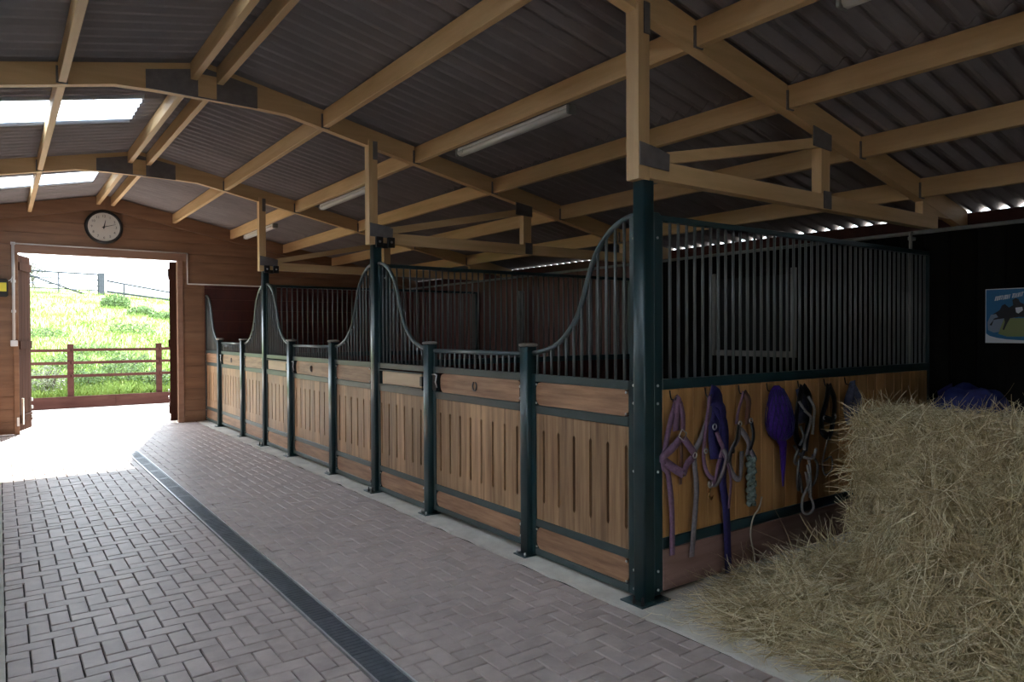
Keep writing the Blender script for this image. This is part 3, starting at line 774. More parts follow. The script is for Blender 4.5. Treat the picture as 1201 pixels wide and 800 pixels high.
for u0, u1, h_ in ((.065, .17, .034), (.182, .25, .034), (.262, .36, .036), (.375, .47, .036)):
    u = u0
    while u < u1-.006:
        v0 = .325+.16*(u-.06)+r.uniform(-.002, .002); w_ = r.uniform(.005, .011)
        flat('letter_stroke', [(u, v0), (u+w_, v0+.001), (u+w_+.008, v0+h_), (u+.008, v0+h_)], 'p_white', 6.277)
        if r.uniform() < .6: flat('letter_stroke', [(u+.004, v0+h_*.8), (u+w_+.012, v0+h_*.8+.002), (u+w_+.013, v0+h_), (u+.006, v0+h_)], 'p_white', 6.2755)
        u += w_+r.uniform(.004, .007)

# ------------------------------------------------------------------ tack (lies against plane y = 2.70)
YT = 2.705
def P3(pts, dy=0.0): return [(x, YT-.012*math.sin(i*1.7)-dy, z) for i, (x, z) in enumerate(pts)]
def strap(t, pts, w_, m_, name='strap', dy=0, th=.004):
    At(t).band(smooth_path(P3(pts, dy), 4), w_*1.2, th).part(name, m_, True)
def ropep(t, pts, r, m_, name='rope', dy=0):
    At(t).tube(smooth_path(P3(pts, dy), 5), r, 7).part(name, m_, True)
def ring(t, x, z, r, m_, name='buckle', sq=False, dy=.01):
    n = 4 if sq else 14
    P = [(x+r*math.cos(2*PI*k/n+.2), YT-dy, z+r*math.sin(2*PI*k/n+.2)) for k in range(n+1)]
    At(t).tube(P, .0045, 6).part(name, m_, True)
t = thing('head_collar', (3.10, YT, 1.12), 'mauve webbing head collar with square steel buckle, nearest the corner post', 'head collar')
strap(t, [(3.092, 1.125), (3.108, 1.10), (3.112, 1.0), (3.116, .935)], .045, 'mauve')
strap(t, [(3.125, 1.10), (3.135, 1.02), (3.150, .93)], .03, 'mauve', dy=.01)
strap(t, [(3.14, .90), (3.06, .85), (2.99, .80), (3.03, .765), (3.10, .715), (3.147, .69)], .042, 'mauve', dy=.004)
strap(t, [(3.155, .895), (3.20, .835), (3.252, .785), (3.20, .74), (3.150, .69)], .038, 'mauve', dy=.008)
strap(t, [(3.14, .88), (3.135, .80), (3.145, .70), (3.153, .625)], .018, 'brown_strap')
ring(t, 3.147, .912, .034, 'steel', sq=True); ring(t, 3.252, .785, .016, 'steel'); ring(t, 3.15, .688, .014, 'steel')
t = thing('lead_strap', (3.04, YT, .75), 'long mauve lead strap hanging straight down beside the corner post', 'lead strap')
strap(t, [(3.10, 1.09), (3.03, .95), (3.004, .76), (3.05, .70), (3.062, .50), (3.060, .24)], .034, 'mauve', dy=-.003)
t = thing('lead_strap', (3.27, YT, .75), 'long grey lead strap hanging between the mauve and navy head collars', 'lead strap')
strap(t, [(3.40, 1.11), (3.375, 1.0), (3.325, .874), (3.275, .783), (3.275, .60), (3.258, .46), (3.248, .19)], .034, 'greyweb', dy=-.003)
t = thing('head_collar', (3.43, YT, 1.12), 'navy blue head collar edged in lilac with a brass clip below it', 'head collar')
strap(t, [(3.40, 1.128), (3.445, 1.10), (3.455, .98), (3.465, .86), (3.46, .74)], .10, 'navy', dy=-.004)
strap(t, [(3.40, 1.11), (3.50, 1.04), (3.515, .90), (3.525, .76)], .045, 'navy')
strap(t, [(3.39, 1.118), (3.362, 1.05), (3.352, .90), (3.346, .75), (3.365, .66), (3.42, .63), (3.47, .65)], .024, 'mauve', dy=.008)
strap(t, [(3.443, .905), (3.46, .85), (3.505, .80), (3.48, .72), (3.43, .63), (3.40, .60)], .026, 'mauve', dy=.012)
strap(t, [(3.505, .80), (3.53, .74), (3.47, .60), (3.40, .595)], .026, 'greyweb', dy=.006)
ring(t, 3.43, .935, .016, 'steel'); ring(t, 3.35, .80, .013, 'steel'); ring(t, 3.39, .60, .02, 'steel')
At(t).tube([(3.39, YT-.01, .575), (3.372, YT-.01, .535), (3.398, YT-.01, .508), (3.420, YT-.01, .535), (3.398, YT-.01, .572)], .006, 6).part('brass_clip', 'brass', True)
t = thing('lead_strap', (3.56, YT, .7), 'long navy lead strap reaching the floor beside the navy head collar', 'lead strap')
strap(t, [(3.41, 1.10), (3.52, .95), (3.545, .75), (3.535, .60), (3.548, .42), (3.556, .16), (3.59, .03)], .052, 'navy', dy=-.004)
strap(t, [(3.50, .80), (3.572, .62), (3.572, .42), (3.58, .20)], .016, 'mauve', name='trim', dy=.004)
t = thing('head_collar', (3.70, YT, 1.12), 'grey and black head collar hung with a brown strap, third from the post', 'head collar')
strap(t, [(3.72, 1.125), (3.685, 1.08), (3.668, 1.0), (3.665, .93)], .02, 'mauve')
strap(t, [(3.72, 1.125), (3.755, 1.07), (3.765, .98), (3.775, .92)], .04, 'brown_strap')
strap(t, [(3.67, .94), (3.64, .85), (3.60, .78), (3.588, .70), (3.61, .62), (3.66, .60), (3.70, .66), (3.705, .76)], .030, 'greyweb', dy=.006)
strap(t, [(3.655, .93), (3.62, .85), (3.583, .77), (3.575, .70)], .016, 'black', name='trim', dy=.012)
strap(t, [(3.68, .90), (3.72, .85), (3.77, .79), (3.76, .72)], .034, 'greyweb', dy=.006)
strap(t, [(3.785, .94), (3.79, .85), (3.775, .76)], .024, 'black', dy=.01)
strap(t, [(3.775, .76), (3.80, .70), (3.765, .66)], .03, 'greyweb', dy=.012)
ring(t, 3.672, .935, .014, 'steel'); ring(t, 3.782, .945, .014, 'steel'); ring(t, 3.60, .775, .014, 'blackm')
t = thing('lead_rope', (3.79, YT, .7), 'grey green twisted rope knotted up and hanging from the third head collar', 'rope')
for ph in (0, PI):
    pts = [(3.78+.022*math.cos(ph+i*.9)+.008*math.sin(i), YT-.012-.012*math.sin(ph+i*.9), .72-.30*i/26) for i in range(27)]
    At(t).tube(pts, .017, 7).part('strand', 'camo', True)
t = thing('hay_net', (4.05, YT, 1.12), 'bundled purple hay net hanging with a thin tail', 'hay net')
b = At(t); V = []; Fc = []; nr, nc = 15, 20
prof = [(1.150, .02), (1.13, .05), (1.09, .075), (1.04, .10), (.98, .115), (.92, .12), (.87, .115), (.835, .10), (.815, .075), (.80, .045), (.76, .035), (.70, .028), (.64, .022), (.58, .016), (.50, .008)]
for i, (z, r) in enumerate(prof):
    cx = 4.02+.05*(i/8 if i < 8 else 1)+.02*(i > 9)
    for k in range(nc):
        a = 2*PI*k/nc; rr = r*(1+.09*math.sin(5*a+i*.9)+.05*math.sin(9*a-i))
        V.append((cx+rr*math.cos(a), YT-.03+min(rr*.5*math.sin(a), .02), z+.006*math.sin(7*a+i)))
for i in range(nr-1):
    for k in range(nc): Fc.append((i*nc+k, i*nc+(k+1) % nc, (i+1)*nc+(k+1) % nc, (i+1)*nc+k))
Fc.append(tuple(range(nc))); b.add(V, Fc).part('net', 'purple', True)
b = At(t)
for k in range(9):
    a = PI+PI*(k+.5)/9
    b.tube([(4.02+.05*min(i/8, 1)+prof[i][1]*1.05*math.cos(a+.15*i), YT-.03+prof[i][1]*.52*math.sin(a+.15*i)-.002, prof[i][0]) for i in range(1, 10)], .003, 5)
    b.tube([(4.02+.05*min(i/8, 1)+prof[i][1]*1.05*math.cos(a-.15*i), YT-.03+prof[i][1]*.52*math.sin(a-.15*i)-.002, prof[i][0]) for i in range(1, 10)], .003, 5)
b.part('netting', 'navy', True, kind='stuff')
t = thing('rope_halter', (4.36, YT, 1.12), 'black bridle with pale grey rope looped in long hanging coils', 'halter')
strap(t, [(4.36, 1.13), (4.31, 1.05), (4.29, .92), (4.30, .80), (4.34, .72)], .05, 'black')
strap(t, [(4.36, 1.13), (4.42, 1.05), (4.44, .92), (4.43, .80), (4.38, .70)], .05, 'black')
strap(t, [(4.34, 1.12), (4.36, 1.0), (4.37, .88)], .09, 'slate', dy=-.004)
ropep(t, [(4.285, 1.035), (4.31, .995), (4.36, .975)], .009, 'rope', dy=.02)
ropep(t, [(4.35, .97), (4.405, .92), (4.40, .84), (4.372, .765), (4.34, .71)], .010, 'rope', dy=.02)
ropep(t, [(4.395, 1.06), (4.445, .985), (4.465, .90), (4.463, .80)], .010, 'rope', dy=.02)
ropep(t, [(4.30, .87), (4.32, .80), (4.295, .74)], .009, 'greyrope', dy=.02)
ropep(t, [(4.24, .745), (4.29, .68), (4.36, .70), (4.30, .62), (4.235, .645), (4.27, .72)], .010, 'greyrope', dy=.015)
ropep(t, [(4.488, .70), (4.43, .645), (4.35, .655), (4.42, .63), (4.41, .49), (4.40, .38)], .010, 'rope', dy=.02)
ropep(t, [(4.40, .60), (4.40, .49), (4.345, .38), (4.36, .29), (4.405, .27), (4.455, .31), (4.43, .42), (4.39, .55)], .009, 'rope', dy=.012)
ropep(t, [(4.46, .66), (4.50, .58), (4.489, .47), (4.42, .44)], .009, 'greyrope', dy=.012)
ropep(t, [(4.30, .65), (4.26, .52), (4.30, .44), (4.32, .55), (4.33, .42)], .009, 'greyrope', dy=.012)
t = thing('head_collar', (4.68, YT, 1.12), 'black head collar hanging in shade just left of the hay bale', 'head collar')
strap(t, [(4.68, 1.125), (4.63, 1.02), (4.60, .90), (4.62, .80), (4.68, .76)], .045, 'black')
strap(t, [(4.68, 1.125), (4.73, 1.02), (4.75, .90), (4.73, .80), (4.67, .76)], .045, 'black')
strap(t, [(4.60, .90), (4.68, .88), (4.75, .90)], .04, 'black', dy=.01); ring(t, 4.61, .90, .013, 'steel'); ring(t, 4.74, .90, .013, 'steel')
ropep(t, [(4.67, .76), (4.58, .60), (4.64, .50), (4.74, .53), (4.70, .62), (4.60, .60)], .006, 'greyrope')
t = thing('fly_rug_hood', (4.95, YT, 1.12), 'slate blue cloth hood hanging behind the top of the hay bale', 'hood')
b = At(t); V = []; Fc = []
for i in range(9):
    z = 1.135-.30*i/8; wd = [.02, .05, .08, .095, .10, .10, .095, .085, .07][i]
    for k in range(13):
        u = -1+2*k/12; V.append((4.96+u*wd, YT-.02-.02*math.cos(u*5+i*.4)*(1-.2*abs(u)), z+.012*math.cos(u*3)))
for i in range(8):
    for k in range(12): q = i*13+k; Fc.append((q, q+1, q+14, q+13))
b.add(V, Fc).part('cloth', 'slate', True)
strap(t, [(4.95, 1.13), (4.945, 1.09)], .02, 'slate', dy=.02)
t = thing('bale_twine', (3.85, YT, .2), 'thin pale length of twine trailing down the kick board', 'twine')
ropep(t, [(3.907, .45), (3.86, .39), (3.82, .33), (3.806, .222), (3.82, .10), (3.82, .02)], .005, 'twine')

# ------------------------------------------------------------------ hay
def noise3(P, s, seed):
    r = np.random.default_rng(seed); out = np.zeros(len(P))
    for k in range(10):
        d = r.normal(size=3); d /= np.linalg.norm(d); f = s*(1+k*.35); out += np.sin(P@d*f+r.uniform(0, 6.28))/(1+k*.3)
    return out/3.5
E1 = Vector((.16, -.987, 0)).normalized(); E1 = Vector((.17, -.985, 0)).normalized(); E2 = Vector((.985, .17, 0))
CB = Vector((3.83, 2.03, 0)); LW, LD, HH = .70, .66, 1.005
def bale_surface(nu, nv):
    """closed lump: rounded block through a superellipse section, bulging foot"""
    V = []; Fc = []
    cx = CB+E1*LW/2+E2*LD/2
    for j in range(nv+1):
        v = j/nv
        if v < .80: z = HH*(v/.80); sc = 1.0
        else: q = (v-.80)/.20; z = HH; sc = 1-q
        ed = .03*max(0, (z-HH+.08)/.08) if v < .80 else .03
        foot = .05*max(0, 1-z/.5)
        for i in range(nu):
            a = 2*PI*i/nu; c, s_ = math.cos(a), math.sin(a); e = .32
            x = math.copysign(abs(c)**e, c)*(LW/2-ed+foot)*sc; y = math.copysign(abs(s_)**e, s_)*(LD/2-ed+foot)*sc
            p = cx+E1*x+E2*y; V.append((p.x, p.y, z))
    for j in range(nv):
        for i in range(nu): Fc.append((j*nu+i, j*nu+(i+1) % nu, (j+1)*nu+(i+1) % nu, (j+1)*nu+i))
    V = np.array(V); n = noise3(V, 9, 1)*.024+noise3(V, 24, 2)*.016
    c = np.array([cx.x, cx.y, HH/2]); d = V-c; d /= np.linalg.norm(d, axis=1)[:, None]; V = V+d*n[:, None]; V[:, 2] = np.clip(V[:, 2], .004, 9)
    return [tuple(map(float, p)) for p in V], Fc
bale = thing('hay_bale', (4.4, 1.75, 0), 'large upright hay bale at the right edge, its front hung with loose hay', 'hay bale')
V, Fc = bale_surface(140, 70); b = At(bale); b.add(V, Fc); b.part('bale_body', 'haybody', True)
# loose heap at the foot: height field
def heap_h(x, y):
    """heap draped from the front face of the bale down to the floor, spreading towards the aisle"""
    q = Vector((x, y))-Vector((CB.x, CB.y)); a = q.dot(Vector((E1.x, E1.y))); d = -q.dot(Vector((E2.x, E2.y)))   # a along the face, d out from it
    if d < -.1: return 0.0
    d = max(d, 0)
    reach = 1.0+.08*math.sin(a*5+1)
    rr = max(0, 1-d/reach)
    right = 1/(1+math.exp(-(a-.12)*22))
    h = (.12*rr+.80*rr**2.6)*right
    lf = max(0, 1-d/.92)
    left = .27*lf**1.1*math.exp(-(max(0, -a-.02)/.26)**2)
    h = max(h, left)+.08*lf*(1-right)*math.exp(-((a+.25)/.3)**2)
    h *= 1+.16*math.sin(a*19+2*d)+.10*math.sin(a*41+3*d+1)+.08*math.sin(a*9-d*11)
    return h*.86*min(1, max(0, (2.70-y)/.12))
hb = thing('loose_hay', (3.4, 1.7, 0), 'heap of loose hay spilling from the bale onto the concrete', 'loose hay')
def heap_mesh():
    V = []; Fc = []; nx, ny = 110, 120
    for j in range(ny+1):
        for i in range(nx+1):
            x = 2.70+1.45*i/nx; y = .75+1.95*j/ny; V.append([x, y, heap_h(x, y)])
    V = np.array(V); V[:, 2] += (noise3(V, 14, 3)*.03+noise3(V, 45, 4)*.012)*np.clip(V[:, 2]*6, 0, 1)-.006
    keep = V[:, 2] > -.0015
    V[:, 2] = np.maximum(V[:, 2], -.003)
    for j in range(ny):
        for i in range(nx):
            k = j*(nx+1)+i; q = (k, k+1, k+nx+2, k+nx+1)
            if keep[list(q)].any(): Fc.append(q)
    return V, Fc
V, Fc = heap_mesh(); b = At(hb); b.add([tuple(map(float, p)) for p in V], Fc); b.part('heap', 'haybody', True)
def strands(root, pts, dirs, lens, w0, name, bend=.5, segs=4, seed=5):
    """thin curved ribbons; pts (n,3), dirs (n,3)"""
    r = np.random.default_rng(seed); n = len(pts); pts = np.array(pts); d = np.array(dirs); d /= np.linalg.norm(d, axis=1)[:, None]
    P = np.zeros((n, segs+1, 3)); P[:, 0] = pts
    bd = r.normal(size=(n, 3))*bend/segs
    for k in range(segs):
        P[:, k+1] = P[:, k]+d*(lens[:, None]/segs); d = d+bd; d[:, 2] -= .10/segs; d /= np.linalg.norm(d, axis=1)[:, None]
    P[:, :, 2] = np.maximum(P[:, :, 2], .006)
    P[:, :, 1] = np.minimum(P[:, :, 1], 2.728)
    tcam = P[:, 1]-np.array([0, 0, 1.5]); side = np.cross(P[:, -1]-P[:, 0], r.normal(size=(n, 3))+tcam*0); side /= np.linalg.norm(side, axis=1)[:, None]+1e-9
    w = (w0*r.uniform(.6, 1.5, n))[:, None, None]*side[:, None, :]
    tp = np.linspace(1, .35, segs+1)[None, :, None]
    Vv = np.stack([P-w*tp, P+w*tp], 2).reshape(-1, 3)
    base = (np.arange(n)*(segs+1)*2)[:, None]+np.arange(segs)[None, :]*2
    Fq = np.stack([base, base+1, base+3, base+2], -1).reshape(-1, 4)
    bl = np.array(root.location); me = bpy.data.meshes.new(name); Vv = Vv-bl
    me.vertices.add(len(Vv)); me.vertices.foreach_set('co', Vv.astype(np.float32).ravel())
    me.loops.add(Fq.size); me.loops.foreach_set('vertex_index', Fq.astype(np.int32).ravel())
    me.polygons.add(len(Fq)); me.polygons.foreach_set('loop_start', (np.arange(len(Fq))*4).astype(np.int32)); me.polygons.foreach_set('loop_total', np.full(len(Fq), 4, np.int32))
    me.update(calc_edges=True)
    at = me.attributes.new('stem', 'FLOAT', 'POINT'); at.data.foreach_set('value', np.repeat(r.uniform(0, 1, n)**1.2, (segs+1)*2).astype(np.float32))
    me.materials.append(M['straw'])
    o = bpy.data.objects.new(name, me); C.objects.link(o); o.parent = root; o['kind'] = 'stuff'; return o
# strands over the bale
n = 20000; pts = []; dirs = []
e1 = np.array(E1); e2 = np.array(E2); cb = np.array(CB)
u = rng.uniform(-.03, LW+.03, n); z = rng.uniform(.0, HH+.01, n); which = rng.uniform(0, 1, n)
f1 = which < .52; f2 = (which >= .52) & (which < .72); f3 = which >= .72
p = np.zeros((n, 3)); nr = np.zeros((n, 3))
p[f1] = cb+u[f1, None]*e1-e2*.012; p[f1, 2] = z[f1]; nr[f1] = -e2
v = rng.uniform(0, LD, n)
p[f2] = cb+v[f2, None]*e2-e1*.012; p[f2, 2] = z[f2]; nr[f2] = -e1
p[f3] = cb+u[f3, None]*e1+v[f3, None]*e2; p[f3, 2] = HH-.005; nr[f3] = [0, 0, 1]
p += rng.normal(size=(n, 3))*.008
dr_ = rng.normal(size=(n, 3)); dr_ -= (dr_*nr).sum(1)[:, None]*nr; dr_ += nr*rng.uniform(-.08, .14, n)[:, None]; dr_[:, 2] -= f1*.5
lk = rng.choice(n, n//16); own = lk[rng.integers(0, len(lk), n)]; useL = rng.uniform(0, 1, n) < .7
p = np.where(useL[:, None], p[own]+rng.normal(size=(n, 3))*.02, p); dr_ = np.where(useL[:, None], dr_[own]+rng.normal(size=(n, 3))*.18, dr_)
strands(bale, p, dr_, rng.uniform(.06, .20, n), .0020, 'hay_strands', .9)
# strands over the heap and drape, flowing down and outwards
n = 22000; xs = rng.uniform(2.72, 4.05, n*3); ys = rng.uniform(.75, 2.6, n*3)
hs_ = np.array([heap_h(a, b_) for a, b_ in zip(xs, ys)]); eps = .01
hx = np.array([heap_h(a+eps, b_) for a, b_ in zip(xs, ys)]); hy = np.array([heap_h(a, b_+eps) for a, b_ in zip(xs, ys)])
gx, gy = (hx-hs_)/eps, (hy-hs_)/eps; sl = np.sqrt(gx**2+gy**2)
wgt = np.where(hs_ > .012, np.sqrt(1+sl**2), 0)
wgt = wgt/wgt.sum(); idx = rng.choice(len(xs), n, p=wgt)
xs, ys, hs_, gx, gy, sl = xs[idx]+rng.normal(0, .004, n), ys[idx]+rng.normal(0, .004, n), hs_[idx], gx[idx], gy[idx], sl[idx]
dn = np.stack([-gx, -gy, -sl**2], 1); dn /= np.linalg.norm(dn, axis=1)[:, None]+1e-6
nn = np.stack([-gx, -gy, np.ones(n)], 1); nn /= np.linalg.norm(nn, axis=1)[:, None]
rd = rng.normal(size=(n, 3)); rd -= (rd*nn).sum(1)[:, None]*nn
D = dn*rng.uniform(-.2, 1.7, n)[:, None]+rd*.55+nn*rng.uniform(-.04, .22, n)[:, None]
P0 = np.stack([xs, ys, hs_+.004], 1)+nn*rng.uniform(-.005, .02, n)[:, None]
lk = rng.choice(n, n//18); own = lk[rng.integers(0, len(lk), n)]; useL = rng.uniform(0, 1, n) < .7
P0 = np.where(useL[:, None], P0[own]+rng.normal(size=(n, 3))*[.024, .024, .008], P0); D = np.where(useL[:, None], D[own]+rng.normal(size=(n, 3))*.2, D)
strands(hb, P0, D, rng.uniform(.08, .28, n), .0023, 'hay_strands', .8, seed=8)
# long stray stems
n = 1300; k = rng.choice(len(P0), n); D2 = D[k]+rng.normal(size=(n, 3))*.5+nn[k]*.08
strands(hb, P0[k], D2, rng.uniform(.15, .42, n), .0017, 'hay_strands', 1.1, 6, seed=9)
# thin scatter over the concrete
n = 3500; a = rng.uniform(0, 1, n)
xs = 3.5+rng.normal(0, .55, n); ys = 2.1+rng.normal(0, .33, n); ok = (ys < 2.70) & (xs > 2.76) & (ys > .9)
xs, ys = xs[ok], ys[ok]; n = len(xs); D = rng.normal(size=(n, 3)); D[:, 2] *= .08; D[:, 2] += .03
sc_ = thing('hay_scatter', (3.5, 2.2, 0), 'thin scatter of hay stems on the concrete below the tack', 'hay scatter')
strands(sc_, np.stack([xs, ys, np.full(n, .008)], 1), D, rng.uniform(.04, .14, n), .0011, 'hay_strands', .7, 3, seed=11)

# blue rug heaped behind the bale, and red tub edge
t = thing('horse_rug', (5.6, 2.2, 0), 'dark blue folded horse rug piled behind the hay bale', 'horse rug')
b = At(t); V = []; Fc = []; nx, ny = 30, 24
for j in range(ny+1):
    for i in range(nx+1):
        u, v_ = i/nx*2-1, j/ny*2-1; r2 = (abs(u)**3+abs(v_)**3)
        z = max(0, (1-r2))**.5*(1.16-.16*(u+1)/2)+.03*math.sin(u*9+v_*3)+.02*math.sin(v_*11)
        V.append((5.72+u*.42, 2.22+v_*.36, max(z, .004)))
for j in range(ny):
    for i in range(nx): q = j*(nx+1)+i; Fc.append((q, q+1, q+nx+2, q+nx+1))
b.add(V, Fc).part('rug', 'blue_rug', True)
strap(t, [(5.4, 1.05), (5.6, 1.1)], .03, 'navy', dy=.4)
# ------------------------------------------------------------------ outside
gr = struct('ground', (0, 0, 0))
b = MB().box((-12, 13.101, -.25), (16, 17.6, -.02)); b.build('yard', 'yard', gr)
b = MB().box((XW+.1, YN-10, -.25), (30, 13.1, -.03)); b.build('yard', 'yard', gr)
b = MB().box((-20, YN-10, -.25), (-3.6, 13.1, -.03)); b.build('yard', 'yard', gr)
b = MB().box((-20, YN-14, -.25), (30, YN, -.031)); b.build('yard', 'yard', gr)
def hill(x, y):
    t_ = max(0, y-17.35); lat = -(x-2.7*y/27)*.055
    base = .12+ .112*t_ + .75*(1-math.exp(-t_/5))
    far = 1 if y < 44 else max(0.2, 1-(y-44)/60)
    s_ = min(1, t_/22)
    return base*far+lat*s_+.05*math.sin(x*1.3+y*.7)*min(1, t_/3)+.03*math.sin(x*3.1-y*1.9)*min(1, t_/3)
V = []; Fc = []; nx, ny = 110, 110
for j in range(ny+1):
    y = 17.3+(j/ny)**1.6*110
    for i in range(nx+1):
        x = -40+90*(i/nx); V.append((x, y, hill(x, y)))
for j in range(ny):
    for i in range(nx): q = j*(nx+1)+i; Fc.append((q, q+1, q+nx+2, q+nx+1))
MB().add(V, Fc).build('grass_bank', 'bank', gr, True)
# grass blades
def blades(name, label, cat, n, gen, hgt, wd, m_, seed):
    r = np.random.default_rng(seed); P = gen(r, n); n = len(P); a = r.uniform(0, 2*PI, n); h = hgt*r.uniform(.4, 1.3, n)
    lean = r.normal(size=(n, 2))*.35; wv = np.stack([np.cos(a), np.sin(a), np.zeros(n)], 1)*(wd*r.uniform(.6, 1.4, n))[:, None]
    T = P+np.stack([lean[:, 0]*h, lean[:, 1]*h, h], 1); Mi = P+np.stack([lean[:, 0]*h*.3, lean[:, 1]*h*.3, h*.55], 1)
    V_ = np.stack([P-wv, P+wv, Mi+wv*.8, T, Mi-wv*.8], 1).reshape(-1, 3)
    k = np.arange(n)*5; me = bpy.data.meshes.new(name); me.vertices.add(len(V_)); me.vertices.foreach_set('co', V_.astype(np.float32).ravel())
    lp = (k[:, None]+np.arange(5)[None]).astype(np.int32); me.loops.add(lp.size); me.loops.foreach_set('vertex_index', lp.ravel())
    me.polygons.add(n); me.polygons.foreach_set('loop_start', (np.arange(n)*5).astype(np.int32)); me.polygons.foreach_set('loop_total', np.full(n, 5, np.int32)); me.update(calc_edges=True)
    me.materials.append(M[m_]); o = bpy.data.objects.new(name, me); C.objects.link(o); return tag(o, label, cat, kind='stuff')
def gen_bank(r, n):
    y = 17.5+r.uniform(0, 1, n)**1.8*24; x = y*(r.uniform(-.02, .22, n))+.0
    return np.array([[a, b_, hill(a, b_)-.02] for a, b_ in zip(x, y)])
blades('grass', 'sunlit rough grass covering the bank behind the fence', 'grass', 26000, gen_bank, .15, .010, 'grassblade', 3)
def clump(cx, cy, rx, ry, h, n, m_, label, name='weed_clump', cat='plant', lw=.035, group=None, stem=True):
    t = thing(name, (cx, cy, hill(cx, cy)-.02), label, cat, group); r = np.random.default_rng(int(cx*1000+cy*77) % 9999)
    b = MB()
    for k in range(n):
        a = r.uniform(0, 2*PI); q = r.uniform(0, 1)**.5; ph = r.uniform(0, 1)
        p = Vector((rx*q*math.cos(a), ry*q*math.sin(a), h*(ph*.9+.08)*(1-.45*q*q)))
        d = Vector(r.normal(size=3)).normalized(); e = d.orthogonal().normalized(); s_ = lw*r.uniform(.6, 1.5)
        b.add([p-e*s_*.4, p+d*s_, p+e*s_*.4+d*s_*.1, p-d*s_*.8], [(0, 1, 2, 3)])
    b.build('foliage', m_, t)
    if stem:
        b = MB()
        for k in range(7):
            a = r.uniform(0, 2*PI); b.tube([(0.3*rx*math.cos(a), .3*ry*math.sin(a), 0), (.5*rx*math.cos(a), .5*ry*math.sin(a), h*.5), (.8*rx*math.cos(a+.3), .8*ry*math.sin(a+.3), h*.85)], [.012, .008, .004], 5)
        b.build('stems', 'bark', t, kind='stuff')
    return t
clump(.80, 18.0, .38, .3, .62, 900, 'leafpale', 'straggly brownish weeds behind the left end of the fence')
clump(1.55, 18.3, .35, .3, .40, 700, 'leaf', 'low green weeds behind the fence, right of its left post')
clump(2.25, 18.5, .50, .3, .62, 1000, 'leaf', 'taller green weeds behind the middle of the fence')
clump(2.95, 18.2, .32, .3, .45, 600, 'leaf', 'green weeds behind the right post of the fence')
clump(2.55, 19.6, .6, .35, .5, 900, 'leaf', 'weeds rising behind the right half of the fence, second row back')
clump(1.3, 19.8, .6, .35, .42, 800, 'leaf', 'weeds behind the left half of the fence, second row back')
clump(3.3, 24.5, .7, .4, .40, 600, 'leaf', 'dark weed patch up the bank towards the right door leaf')
clump(2.0, 21.5, .7, .4, .35, 700, 'leaf', 'patch of darker weeds part way up the bank, right of the fence centre')
clump(.95, 24.0, .7, .4, .30, 600, 'leaf', 'patch of darker weeds up the bank on the left')
clump(3.9, 33.0, .55, .5, .62, 1100, 'leaf', 'round green bush below the gate post at the top of the bank', 'bush', 'bush', .06)
clump(4.40, 30.0, .5, .5, .34, 600, 'leaf', 'lower bush to the right of the round bush on the bank', 'bush', 'bush', .06)
clump(5.0, 29.0, .5, .5, .30, 500, 'leaf', 'small bush near the right side of the doorway view', 'bush', 'bush', .06)
# near fence
def zf(x): return -.02
fe = thing('rail_fence', (1.75, 17.2, -.02), 'dark brown post and rail fence across the yard outside the door', 'fence')
YFn = 17.2
for x in (-1.0-.95, -.45, 1.20, 2.855, 4.5):
    At(fe).box((x-.056, YFn-.05, -.02), (x+.056, YFn+.05, 1.30 if x > 0 else 1.28), .008).part('post', 'fencewood')
for za, zb_ in ((1.182, 1.170), (.915, .910), (.645, .640)):
    for xa, xb in ((-1.95, -.46), (-.44, 1.19), (1.21, 2.845), (2.865, 4.5)):
        y0 = YFn-.075
        At(fe).add([(xa, y0, za-.03), (xb, y0, zb_-.03), (xb, y0+.024, zb_-.03), (xa, y0+.024, za-.03), (xa, y0, za+.03), (xb, y0, zb_+.03), (xb, y0+.024, zb_+.03), (xa, y0+.024, za+.03)],
                   [(0,3,2,1),(4,5,6,7),(0,1,5,4),(1,2,6,5),(2,3,7,6),(3,0,4,7)]).part('rail', 'fencewood')
for xa, xb in ((-2, .1), (.101, 2.0), (2.001, 4.5)):
    At(fe).box((xa, YFn-.12, -.02), (xb, YFn-.076, .225), .006).part('gravel_board', 'fencewood')
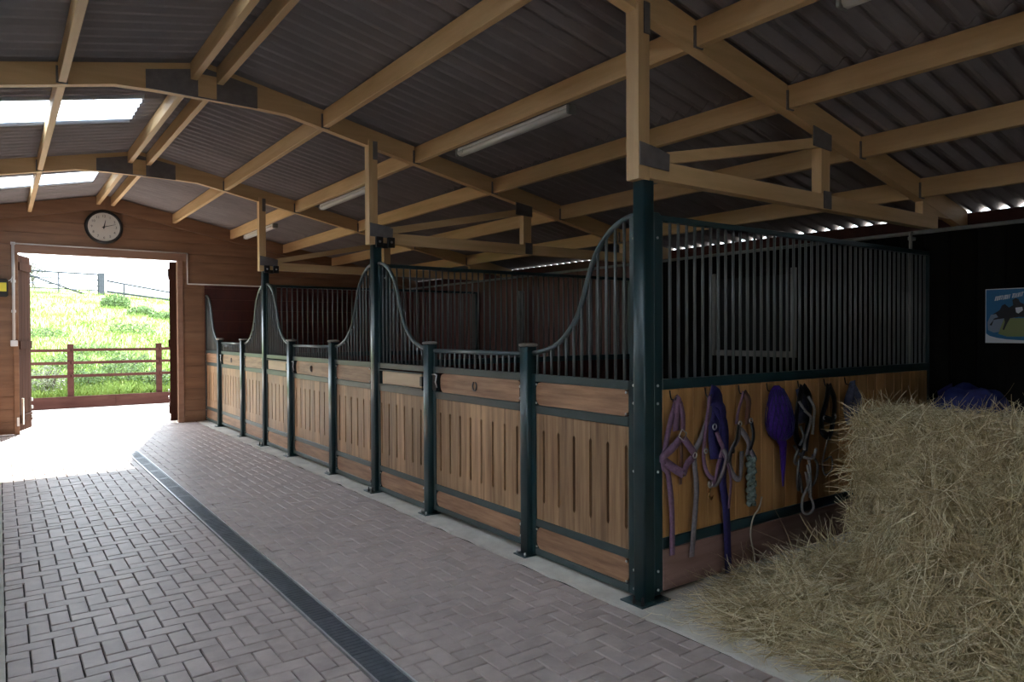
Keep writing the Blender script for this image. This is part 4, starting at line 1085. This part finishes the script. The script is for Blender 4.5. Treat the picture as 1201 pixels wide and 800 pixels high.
# farm gate and fence at the top
GY = 40.0; gz = 3.42
fg = thing('farm_gate', (2.7, GY, gz), 'grey steel farm gate at the top of the bank, left of its post', 'gate')
for i, z in enumerate((1.02, .74, .46, .24, .02)):
    At(fg).tube([(1.0, GY, gz+z+.05), (3.98, GY, gz+z-.02)], .045 if i in (0, 4) else .03, 6).part('bar', 'farmsteel', True)
for x in (1.0, 2.35, 3.98): At(fg).box((x-.03, GY-.02, gz-.08), (x+.03, GY+.02, gz+1.02)).part('upright', 'farmsteel')
At(fg).tube([(1.2, GY-.03, gz+.85), (3.6, GY-.03, gz-.05)], .045, 6).part('brace', 'farmsteel', True)
gpst = MB().box((-.13, -.13, -.4), (.13, .13, 1.08), .02).build('gate_post', 'farmsteel', loc=(4.12, GY, gz)); tag(gpst, 'thick grey gate post at the top of the bank beside the farm gate', 'post')
tf = thing('field_fence', (6, GY, 3.2), 'thin dark rail fence sloping down to the right on the hilltop', 'fence')
At(tf).tube([(4.35, GY, 4.13), (7.3, GY, 3.62), (12, GY, 2.9)], .05, 6).part('rail', 'farmsteel', True)
At(tf).tube([(4.35, GY, 3.60), (7.3, GY, 3.25), (12, GY, 2.5)], .06, 6).part('rail', 'farmsteel', True)
for x, z in ((5.1, 4.02), (7.4, 3.62), (9.7, 3.25)): At(tf).box((x-.045, GY-.04, z-1.0), (x+.045, GY+.04, z), .01).part('post', 'farmsteel')
# distant shrub-tree at left of the gate
t = thing('hedge_tree', (1.35, 42.5, hill(1.35, 42.5)-.2), 'thin leafless shrub behind the left end of the farm gate', 'tree')
r = np.random.default_rng(4); b = MB()
def branch(b, p, d, ln, rad, depth):
    q = p+d*ln; b.tube([p, (p+q)/2+Vector(r.normal(size=3))*ln*.06, q], [rad, rad*.8, rad*.55], 5)
    if depth == 0: return
    for k in range(3): branch(b, q, (d+Vector(r.normal(size=3))*.45+Vector((0, 0, .1))).normalized(), ln*.72, rad*.6, depth-1)
for k in range(4): branch(b, Vector((r.normal()*.3, 0, 0)), Vector((r.normal()*.35, r.normal()*.3, 1)).normalized(), .55, .04, 4)
b.build('branches', 'bark', t)
b = MB()
for k in range(500):
    p = Vector((r.normal()*.45, r.normal()*.4, 1.0+r.normal()*.35)); d = Vector(r.normal(size=3)).normalized(); e = d.orthogonal().normalized(); b.add([p-e*.02, p+d*.06, p+e*.02, p-d*.05], [(0, 1, 2, 3)])
b.build('foliage', 'leafpale', t)
